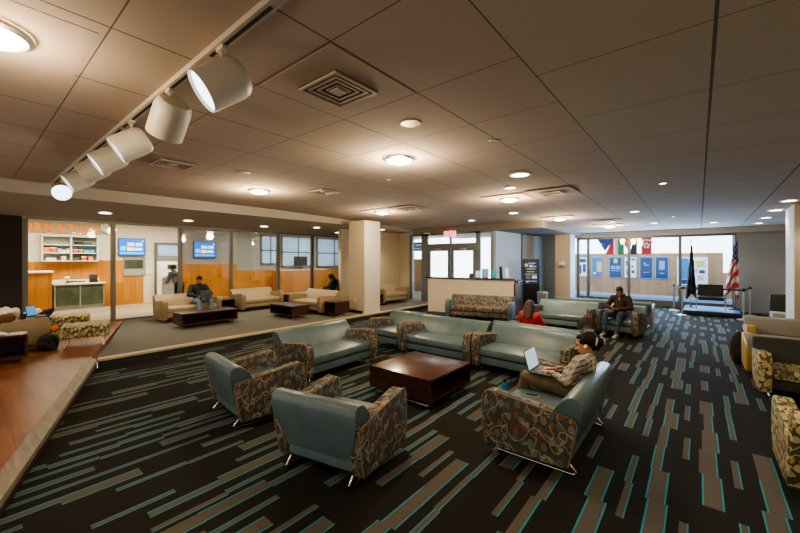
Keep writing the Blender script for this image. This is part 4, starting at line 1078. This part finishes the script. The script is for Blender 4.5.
def person(label, loc, rz, J, skin, top, legs, hair, shoe='shoe_k', vox=.0065, hair_style='short', palm=(0, 0, -1), curl=.5, hands=True, bulk=1.0, inner=None, hood=False, see_legs=True, hs=1.0):
    root = thing('person', label, 'person', loc, rz)
    g = {k: V(v) for k, v in J.items()}
    b = MB()
    # head frame: fwd direction J['look'], up J['up']
    fw = g['look'].normalized(); up = g.get('up', V((0, 0, 1))); up = (up - fw*up.dot(fw)).normalized(); rt = fw.cross(up)
    HR = Matrix((rt, fw, up)).transposed() * hs; hc = g['head']
    P = lambda x, y, z: hc + HR @ V((x, y, z))
    b.ell(hc + HR @ V((0, -.012, .022)), (.074, .092, .092), HR, 20, 14)       # cranium
    b.ell(P(0, .022, -.028), (.058, .068, .082), HR, 18, 12)                  # face mass
    b.ell(P(0, .050, -.083), (.030, .028, .024), HR, 12, 8)                   # chin
    b.cap(P(0, .088, .010), .008, P(0, .108, -.028), .0125, 8)                # nose
    b.ell(P(0, .095, -.032), (.017, .012, .009), HR, 10, 6)
    b.ell(P(0, .078, .026), (.050, .014, .010), HR, 12, 6)                    # brow
    for s in (-1, 1):
        b.ell(P(s*.040, .060, -.025), (.020, .020, .022), HR, 10, 6)         # cheek
        b.ell(P(s*.073, -.008, -.010), (.010, .018, .030), HR, 10, 6)        # ear
    b.ell(P(0, .088, -.062), (.021, .009, .008), HR, 10, 6)
    b.cap(g['neck'], .052, P(0, -.02, -.05), .048)
    b.cap(g['chest'], .12, g['neck'] - V((0, 0, .05)), .075)
    b.cap(g['pelvis'], .125, g['chest'], .125, 16)
    for s, L in ((-1, 'l'), (1, 'r')):
        sh, el, wr = g['sh'+L], g['el'+L], g['wr'+L]
        b.cap(g['chest'], .08, sh, .052); b.cap(sh, .052, el, .040); b.cap(el, .038, wr, .025)
        hp = g['pelvis'] + (g['kn'+L]-g['pelvis']).normalized()*.02 + V((s*.085, 0, -.01))
        kn, an, to = g['kn'+L], g['an'+L], g['to'+L]
        b.cap(hp, .085, kn, .055); b.cap(kn, .055, an, .036); b.cap(an, .034, to, .030)
        if hands:
            hd = g.get('hd'+L, wr-el)
            b.cap(wr - hd.normalized()*.02, .026, wr + hd.normalized()*.03, .024, 10)
            hand(b, wr + hd.normalized()*.012, hd, g.get('pn'+L, V(palm)), -s, curl)
    body = remesh(b.build('body', skin, root, 60), vox, 3, .5)
    # eyes, brows, mouth
    for s in (-1, 1):
        MB().ell(P(s*.030, .079, .006), (.011, .006, .0065), HR, 10, 8).build('eye', M['eye'], root)
        MB().cap(P(s*.018, .090, .028), .004, P(s*.044, .080, .026), .003, 6).build('eyebrow', hair, root)
    MB().ell(P(0, .094, -.060), (.018, .005, .0055), HR, 10, 6).build('mouth', M['lip'], root)
    # hair
    h = MB()
    if hair_style == 'short':
        h.ell(P(0, -.032, .040), (.081, .090, .088), HR, 24, 16)
        h.ell(P(0, .034, .090), (.060, .048, .030), HR, 16, 10)
        for k in range(16):
            a = k*2.4; h.ell(P(.05*math.cos(a), -.02+.06*math.sin(a), .10+.012*math.cos(k*3)), (.026, .026, .026), HR, 8, 6)
        for s in (-1, 1): h.ell(P(s*.072, .012, .030), (.012, .035, .034), HR, 10, 6)
    elif hair_style == 'bun':
        h.ell(P(0, -.034, .036), (.082, .092, .091), HR, 24, 16)
        h.ell(P(0, .018, .082), (.066, .052, .030), HR, 16, 10)
        h.ell(P(0, -.125, -.005), (.048, .040, .050), HR, 14, 10)
        h.ell(P(0, -.075, -.040), (.060, .050, .045), HR, 14, 10)
        for s in (-1, 1): h.ell(P(s*.070, .0, .038), (.016, .045, .034), HR, 10, 6)
    else:
        h.ell(P(0, -.022, .034), (.088, .102, .096), HR, 24, 16)
        h.ell(P(0, .036, .078), (.064, .052, .034), HR, 16, 10)
        for k in range(11):
            a = PI*(k/10)*1.06 + PI - .09
            x_, y_ = .076*math.cos(a), -.02+.075*math.sin(a)
            h.cap(P(x_, y_, .02), .034, P(x_*1.25, y_*1.15-.02, -.24+.02*math.sin(k*2)), .020, 8)
    remesh(h.build('hair', hair, root, 60), .008 if vox < .009 else .011, 2, .4)
    # clothes
    c = MB(); k = bulk
    c.cap(g['pelvis'] + V((0, 0, .03)), .142*k, g['chest'], .148*k, 18); c.cap(g['chest'], .14*k, g['neck'] - V((0, 0, .06)), .090)
    for s, L in ((-1, 'l'), (1, 'r')):
        sh, el, wr = g['sh'+L], g['el'+L], g['wr'+L]; cuff = wr + (el-wr).normalized()*.03
        c.cap(g['chest'] + V((s*.05, 0, 0)), .115*k, sh, .068*k); c.cap(sh, .070*k, el, .057*k); c.cap(el, .056*k, cuff, .042*k)
        c.cap(sh, .066*k, g['neck'] - V((0, 0, .03)), .058)
    # collar
    cc = g['neck'] + (P(0, -.02, -.05)-g['neck'])*.25
    for q in range(10):
        a = q*PI/5; c.ell(cc + V((.050*math.cos(a), .050*math.sin(a), 0)), (.026, .026, .026), None, 8, 6)
    if hood:
        for q in range(12):
            a = PI + q*PI/11; c.ell(g['neck'] + V((.085*math.cos(a), -.02+.075*math.sin(a), .03)), (.042, .042, .042), None, 8, 6)
    # folds
    for q in range(8):
        a = q*1.7; pz = g['pelvis'].lerp(g['chest'], .15+.09*q); c.cap(pz + V((.12*math.cos(a), .10*math.sin(a), 0)), .035, pz + V((.12*math.cos(a+1), .10*math.sin(a+1), .05)), .03, 8)
    remesh(c.build('jacket' if not see_legs else 'shirt', top, root, 60), .010, 4, .6)
    if inner: MB().ell(g['neck'] + V((0, 0, -.10)) + fw*.09*0 + V((0, .062, 0)), (.045, .06, .09), None, 14, 10).build('undershirt', inner, root)
    if see_legs:
        c = MB(); c.cap(g['pelvis'] - V((.06, 0, .0)), .125, g['pelvis'] + V((.06, 0, 0)), .125, 14)
        for s, L in ((-1, 'l'), (1, 'r')):
            hp = g['pelvis'] + V((s*.085, 0, -.005)); kn, an = g['kn'+L], g['an'+L]
            c.cap(hp, .108, kn, .078); c.cap(kn, .078, an + (kn-an).normalized()*.03, .062)
            for q in (.25, .5, .75):
                c.ell(kn.lerp(an, q) + V((.01, .01, 0)), (.074, .076, .03), None, 10, 6)
        remesh(c.build('trousers', legs, root, 60), .011, 4, .6)
        for s, L in ((-1, 'l'), (1, 'r')):
            an, to = g['an'+L], g['to'+L]; dv = (to-an); dv.z = 0; dv.normalize()
            c = MB(); c.cap(an - dv*.03 + V((0, 0, -.02)), .045, to, .040); c.cap(to, .040, to + dv*.05 + V((0, 0, -.004)), .034)
            o = remesh(c.build('shoe', M[shoe], root, 60), .008, 3, .5)
    return root, P, HR

# woman with laptop on the teal loveseat. local frame = loveseat frame (faces +Y), seat top .435
WL = V((-1.27, 4.28, 0)); WR = 1.57; MW = Matrix.Translation(WL) @ Matrix.Rotation(WR, 4, 'Z')
wx = .17
Jw = dict(pelvis=(wx, .02, .535), chest=(wx+.01, -.13, .80), neck=(wx+.01, -.185, .94), head=(wx+.0, -.165, 1.065), look=(-.10, 1, -.34), up=(0, .25, 1),
   shl=(wx-.165, -.165, .89), shr=(wx+.175, -.165, .89), ell=(wx-.235, -.02, .67), elr=(wx+.24, -.02, .67), wrl=(wx-.085, .185, .695), wrr=(wx+.085, .185, .695),
   hdl=(.25, 1, -.05), hdr=(-.25, 1, -.05), pnl=(0, 0, -1), pnr=(0, 0, -1),
   knl=(wx-.13, .47, .60), knr=(wx+.12, .48, .61), anl=(wx-.12, .58, .13), anr=(wx+.14, .60, .13), tol=(wx-.12, .72, .055), tor=(wx+.15, .74, .055))
WO = V((.12, .06, -.03)); wroot, WP, WHR = person('woman in a plaid flannel shirt typing on a laptop on the teal loveseat', tuple(WL+WO), WR, Jw, M['skin'], M['plaid'], M['khaki'], M['hair_k'], hair_style='bun', vox=.006, curl=.45, bulk=.95, hs=1.12)
MB().ell(WP(-.084, 0, -.012), (.012, .012, .014), None, 10, 8).build('earbud', M['yellow_e'], wroot)
MB().ell(WP(.084, 0, -.012), (.012, .012, .014), None, 10, 8).build('earbud', M['yellow_e'], wroot)
c = MB(); bc = WP(0, -.105, .0)
c.tube([bc + WHR @ V((.048*math.cos(a), 0.015*math.sin(2*a), .048*math.sin(a))) for a in [k*2*PI/14 for k in range(14)]], .009, 8, closed=True)
c.tube([bc + WHR @ V(p) for p in ((0, -.03, -.04), (.02, -.06, -.03), (.0, -.075, .02), (-.02, -.05, .045))], .006, 8)
c.build('hair_tie', M['cream'], wroot)
def laptop(label, loc, rz, body_m, scr_m, open_=1.85, w_=.34, d_=.23, tilt=0):
    t = thing('laptop', label, 'laptop', loc, rz); t.rotation_euler = (tilt, 0, rz)
    b = MB(); b.box(-w_/2, w_/2, -d_/2, d_/2, 0, .016, bev=.004); b.build('keyboard_deck', body_m, t)
    k = MB()
    for r in range(4):
        for q in range(10): k.box(-w_/2+.025+q*(w_-.05)/10, -w_/2+.025+(q+.85)*(w_-.05)/10, -d_/2+.09+r*.028, -d_/2+.112+r*.028, .016, .019)
    k.build('keys', M['black'], t, 0)
    R = Matrix.Translation((0, d_/2, .012)) @ Matrix.Rotation(PI/2-open_, 4, 'X')
    MB().box(-w_/2, w_/2, -.004, .006, 0, d_*.98, bev=.003, M4=R).build('lid', body_m, t)
    MB().box(-w_/2+.012, w_/2-.012, -.006, -.004, .014, d_*.98-.012, M4=R).build('screen', scr_m, t, 0)
    return t
lp_loc = MW @ V((wx-.01, .29, .668))
laptop('open dark laptop with a pale screen on the woman\'s lap', tuple(lp_loc+WO), WR, M['lap_grey'], M['screen_g'], 1.85, .36, .25, .0)
p = MW @ V((wx-.30, .20, .436)); t = thing('smartphone', 'pale smartphone lying on the teal seat beside the woman', 'phone', tuple(p), WR+.2)
MB().box(-.035, .035, -.075, .075, 0, .009, bev=.004).build('case', M['cream'], t); MB().box(-.03, .03, -.068, .068, .009, .010).build('screen', M['black'], t, 0)
p = V((-2.12, 4.02, 0)); t = thing('water_bottle', 'blue water bottle with black cap on the carpet by the woman\'s feet', 'bottle', (-2.18, 5.05, 0))
MB().lathe([(0, 0), (.038, 0), (.04, .01), (.04, .17), (.03, .20), (.024, .21), (0, .21)], 20).build('body', M['blue_p'], t)
MB().lathe([(0, .205), (.028, .205), (.028, .25), (0, .252)], 16).build('cap', M['black'], t)

# man in brown hoodie looking at a phone
Jm = dict(pelvis=(0, -.02, .54), chest=(0, -.12, .86), neck=(0, -.09, 1.01), head=(0, -.02, 1.125), look=(0, 1, -.42), up=(0, .3, 1),
   shl=(-.185, -.10, .955), shr=(.185, -.10, .955), ell=(-.29, .03, .72), elr=(.29, .03, .72), wrl=(-.07, .25, .69), wrr=(.07, .25, .69),
   hdl=(.6, 1, .1), hdr=(-.6, 1, .1), pnl=(.5, -.2, .9), pnr=(-.5, -.2, .9),
   knl=(-.16, .47, .56), knr=(.17, .47, .56), anl=(-.13, .62, .12), anr=(.16, .60, .12), tol=(-.13, .76, .055), tor=(.17, .74, .055))
ML = (-1.62, 11.12, 0); MR = 2.98
person('man in a brown hoodie and jeans looking down at a phone in an armchair', ML, MR, Jm, M['skin_d'], M['brown_hood'], M['denim'], M['hair_k'], 'shoe_w', vox=.009, hood=True, bulk=1.12, inner=M['grey_shirt'], curl=.7)
p = Matrix.Translation(ML) @ Matrix.Rotation(MR, 4, 'Z') @ V((0, .35, .745)); t = thing('smartphone', 'black smartphone in the hands of the man in the brown hoodie', 'phone', tuple(p), MR); t.rotation_euler = (.9, 0, MR)
MB().box(-.038, .038, -.075, .075, -.005, .005, bev=.004).build('case', M['black'], t)

# man with a laptop on the beige loveseat (faces +X)
Jb = dict(pelvis=(0, -.02, .55), chest=(0, -.08, .88), neck=(0, -.05, 1.04), head=(0, .02, 1.17), look=(.1, 1, -.45), up=(0, .3, 1),
   shl=(-.20, -.06, .98), shr=(.20, -.06, .98), ell=(-.32, .08, .74), elr=(.32, .08, .74), wrl=(-.12, .30, .70), wrr=(.12, .30, .70),
   hdl=(.4, 1, -.05), hdr=(-.4, 1, -.05),
   knl=(-.17, .48, .56), knr=(.17, .48, .56), anl=(-.14, .60, .12), anr=(.15, .60, .12), tol=(-.14, .74, .055), tor=(.16, .74, .055))
BL = (-12.2, 4.80, PLAT); BR = -1.62
person('man in a black jacket and pale jeans with a laptop on a beige loveseat', BL, BR, Jb, M['skin_d'], M['navy'], M['denim_l'], M['hair_k'], vox=.010, bulk=1.2)
p = Matrix.Translation(BL) @ Matrix.Rotation(BR, 4, 'Z') @ V((0, .43, .655))
laptop('dark laptop on the lap of the man in the black jacket', tuple(p), BR, M['lap_mid'], M['screen_b'], 1.75, .34, .24)

# girl in red seen from behind
Jg = dict(pelvis=(0, .02, .53), chest=(0, -.08, .80), neck=(0, -.08, .93), head=(0, -.05, 1.045), look=(0, 1, -.25), up=(0, .2, 1),
   shl=(-.16, -.08, .88), shr=(.16, -.08, .88), ell=(-.22, .06, .66), elr=(.22, .06, .66), wrl=(-.08, .25, .62), wrr=(.08, .25, .62),
   knl=(-.10, .46, .54), knr=(.10, .46, .54), anl=(-.10, .52, .12), anr=(.10, .52, .12), tol=(-.10, .66, .055), tor=(.10, .66, .055))
person('girl with long brown hair in a red top seen from behind', (-2.62, 7.36, 0), -.05, Jg, M['skin'], M['red'], M['denim'], M['hair_b'], vox=.010, hair_style='long', bulk=.95)

# dark-haired person behind the loveseat by the column
def simple_chair(label, x, y, rz, z):
    t = thing('office_chair', label, 'chair', (x, y, z), rz)
    MB().box(-.24, .24, -.22, .24, .42, .49, bev=.03).build('seat', M['black_m'], t)
    MB().box(-.22, .22, -.28, -.23, .55, 1.05, bev=.02).build('backrest', M['black_m'], t)
    MB().tube([(0, -.2, .45), (0, -.27, .5), (0, -.27, .7)], .015).build('back_bar', M['black'], t)
    MB().lathe([(0, .05), (.03, .05), (.03, .43), (0, .43)], 12).build('post', M['steel'], t)
    for k in range(5):
        a = k*2*PI/5; MB().tube([(0, 0, .08), (.28*math.cos(a), .28*math.sin(a), .03)], [.02, .025], 8).build('leg', M['black'], t)
simple_chair('black office chair holding the dark-haired person behind the beige loveseat', -11.35, 9.45, 2.3, PLAT)
Jd = dict(Jb); Jd.update(look=(.2, 1, -.5), head=(0, .02, 1.14))
person('dark-haired person in a black jacket behind the loveseat by the column', (-11.35, 9.45, PLAT), 2.3, Jd, M['skin_d'], M['navy'], M['navy'], M['hair_k'], vox=.012, hair_style='long', bulk=1.05)

# person in a striped jacket behind the glass, leaning forward
Js = dict(pelvis=(0, 0, .93), chest=(0, .16, 1.24), neck=(0, .27, 1.38), head=(0, .34, 1.50), look=(0, 1, -.7), up=(0, .6, 1),
   shl=(-.18, .22, 1.33), shr=(.18, .22, 1.33), ell=(-.24, .30, 1.06), elr=(.24, .30, 1.06), wrl=(-.12, .50, 1.0), wrr=(.12, .50, 1.0),
   knl=(-.10, .02, .50), knr=(.10, .04, .50), anl=(-.10, -.02, .10), anr=(.10, .0, .10), tol=(-.10, .12, .05), tor=(.10, .14, .05))
person('person in a striped grey and black jacket leaning forward behind the glass', (-14.4, 5.0, PLAT), 1.9, Js, M['skin_d'], M['stripe'], M['navy'], M['hair_k'], vox=.012, bulk=1.1)

# ---------------------------------------------------------------- bags and clutter
def backpack(label, loc, rz, sx, sy, sz, mat, lean=0, strap=None):
    t = thing('backpack', label, 'bag', loc, rz); t.rotation_euler = (lean, 0, rz)
    b = MB(); b.ell((0, 0, sz*.5), (sx/2, sy/2, sz*.5), None, 20, 14); b.ell((0, 0, sz*.32), (sx*.52, sy*.52, sz*.32), None, 20, 14); b.box(-sx*.42, sx*.42, -sy*.4, sy*.4, .01, sz*.6, bev=.03)
    remesh(b.build('body', mat, t, 60), .014, 4, .6)
    MB().ell((0, -sy*.48, sz*.34), (sx*.34, sy*.2, sz*.22)).build('front_pocket', mat, t)
    for s in (-1, 1):
        MB().tube([(s*sx*.2, sy*.42, sz*.85), (s*sx*.26, sy*.62, sz*.6), (s*sx*.26, sy*.6, sz*.3), (s*sx*.2, sy*.42, sz*.12)], .014, 8).build('strap', strap or M['black'], t)
    MB().tube([(-.04, sy*.2, sz*.93), (-.03, sy*.2, sz*1.02), (.03, sy*.2, sz*1.02), (.04, sy*.2, sz*.93)], .008, 8).build('handle', M['black'], t)
    return t
backpack('dark backpack leaning on the floor left of the hoodie man\'s feet', (-2.22, 10.3, .02), .5, .46, .34, .50, M['bag'], -.15)
backpack('second dark grey bag on the floor in front of the leaning backpack', (-2.05, 9.55, .0), 1.2, .5, .34, .36, M['bag'])
backpack('black backpack between the piled armchair and the bench', (-10.2, 1.12, PLAT), .8, .34, .26, .34, M['black_m'], 0, M['green_c'])
backpack('black bag on the carpet beside the mustard seat on the right', (.64, 9.55, 0), .1, .34, .3, .62, M['black_m'])
def heap(name, label, loc, rz, r, mat, cat, n=9, group=None):
    t = MB(); random.seed(hash(label) % 1000 if False else len(label))
    for k in range(n):
        a = random.random()*6.28; q = random.random()
        t.ell((r[0]*.55*q*math.cos(a), r[1]*.55*q*math.sin(a), r[2]*(.35+.35*random.random())), (r[0]*.45, r[1]*.45, r[2]*.4), Euler((random.random()*.8, random.random()*.8, a)).to_matrix(), 12, 8)
    t.box(-r[0]*.6, r[0]*.6, -r[1]*.6, r[1]*.6, .0, r[2]*.4, bev=.02)
    o = remesh(t.build(name, mat, None, 60), .016, 3, .5); o.location = loc; o.rotation_euler = (0, 0, rz)
    return tag(o, label, cat, group)
SZ = PLAT+.435
heap('canvas_bag', 'cream canvas bag bulging on the beige armchair', (-11.0, .62, SZ), .3, (.24, .20, .40), M['cream'], 'bag')
heap('knitted_scarf', 'brown knitted bundle over the near arm of the beige armchair', (-10.60, .56, PLAT+.60), .2, (.15, .17, .16), M['fur'], 'scarf')
heap('folded_jacket', 'dark jacket heaped behind the small open laptop', (-11.0, 1.16, SZ), .6, (.14, .10, .36), M['black_m'], 'jacket')
heap('paper_bag', 'crumpled pale paper sheets behind the black mug', (-11.35, .98, SZ), .6, (.16, .18, .34), M['paper'], 'paper')
heap('orange_cloth', 'orange cloth hanging at the front of the piled armchair', (-10.55, 1.25, PLAT+.30), .6, (.08, .1, .14), M['orange_c'], 'cloth')
laptop('small open laptop with a blue screen on the arm of the piled armchair', (-10.62, 1.02, PLAT+.655), PI/2+.85, M['lap_grey'], M['screen_b'], 1.75, .24, .22)
t = thing('coffee_mug', 'black cup standing between the bag and the small laptop', 'cup', (-10.52, .80, PLAT+.635))
MB().lathe([(0, 0), (.04, 0), (.045, .11), (.04, .11), (.036, .02), (0, .02)], 18).build('cup', M['black'], t)
MB().tube([(.04, 0, .085), (.07, 0, .08), (.07, 0, .04), (.04, 0, .03)], .007, 8).build('handle', M['black'], t)
for k, (dx, dy, r_, m_, lab) in enumerate(((-.02, -.02, .2, 'paper', 'white papers on the dark table at the left edge'), (.0, .1, -.3, 'cream', 'cream booklet on the dark table beside the white papers'))):
    t = thing('paper_stack', lab, 'papers', (-9.62+dx, .42+dy, PLAT+.50 + k*.0), r_)
    MB().box(-.15, .15, -.11, .11, 0, .012+.014*(1-k), bev=.003).build('sheets', M[m_], t)
    if k: t.location = (-9.62+.12, .42+.22, PLAT+.50)
# chair further right, by the far wall
t = thing('grey_armchair', 'dark taupe chair back standing before the grey far wall', 'chair', (2.0, 15.2, 0), 0)
MB().box(-.35, .35, -.35, .3, .2, .45, bev=.03).build('seat', M['paint_g'], t)
MB().box(-.35, .35, .2, .38, .3, .95, bev=.04).build('backrest', M['dkback'], t)
for sx in (-1, 1):
    for sy in (-1, 1): MB().tube([(sx*.3, sy*.28, .22), (sx*.3, sy*.28, 0)], .02, 8).build('leg', M['steel'], t)

# ---------------------------------------------------------------- lights and world
w = bpy.data.worlds.new('world'); sc.world = w; w.use_nodes = True
bg = w.node_tree.nodes['Background']; bg.inputs[0].default_value = (1.0, .87, .72, 1); bg.inputs[1].default_value = .55
def area(loc, rot, sx, sy, e, col):
    ld = bpy.data.lights.new('area', 'AREA'); ld.shape = 'RECTANGLE'; ld.size = sx; ld.size_y = sy; ld.energy = e; ld.color = col
    lo = bpy.data.objects.new('area', ld); COL.objects.link(lo); lo.location = loc; lo.rotation_euler = rot; return lo
area((-2, 20.8, 3.85), (0, 0, 0), 8, 2.5, 190, (.75, .88, 1))          # hallway daylight
area((-8.5, 15.4, 3.6), (0, 0, 0), 4, 2.5, 260, (.85, .93, 1))        # porch daylight
area((-16.2, 3, 3.5), (0, 0, 0), 1.5, 6, 150, (1, .86, .62))          # information room
area((-16.2, 11, 3.5), (0, 0, 0), 1.5, 8, 110, (1, .9, .75))
area((-1.7, 18.6, 1.9), (-PI/2, 0, 0), 5, 1.8, 190, (.38, .62, 1))     # daylight through the windows

# ---------------------------------------------------------------- camera
cd = bpy.data.cameras.new('camera'); cam = bpy.data.objects.new('camera', cd); COL.objects.link(cam)
cam.location = (0, 0, 2.0); cam.rotation_euler = (PI/2, 0, .6894)
cd.sensor_width = 36; cd.lens = 362/800*36; cd.shift_y = -7.5/800; cd.clip_start = .05
sc.camera = cam
sc.view_settings.view_transform = 'AgX'
sc.view_settings.look = 'AgX - Medium High Contrast'
sc.view_settings.exposure = 1.12
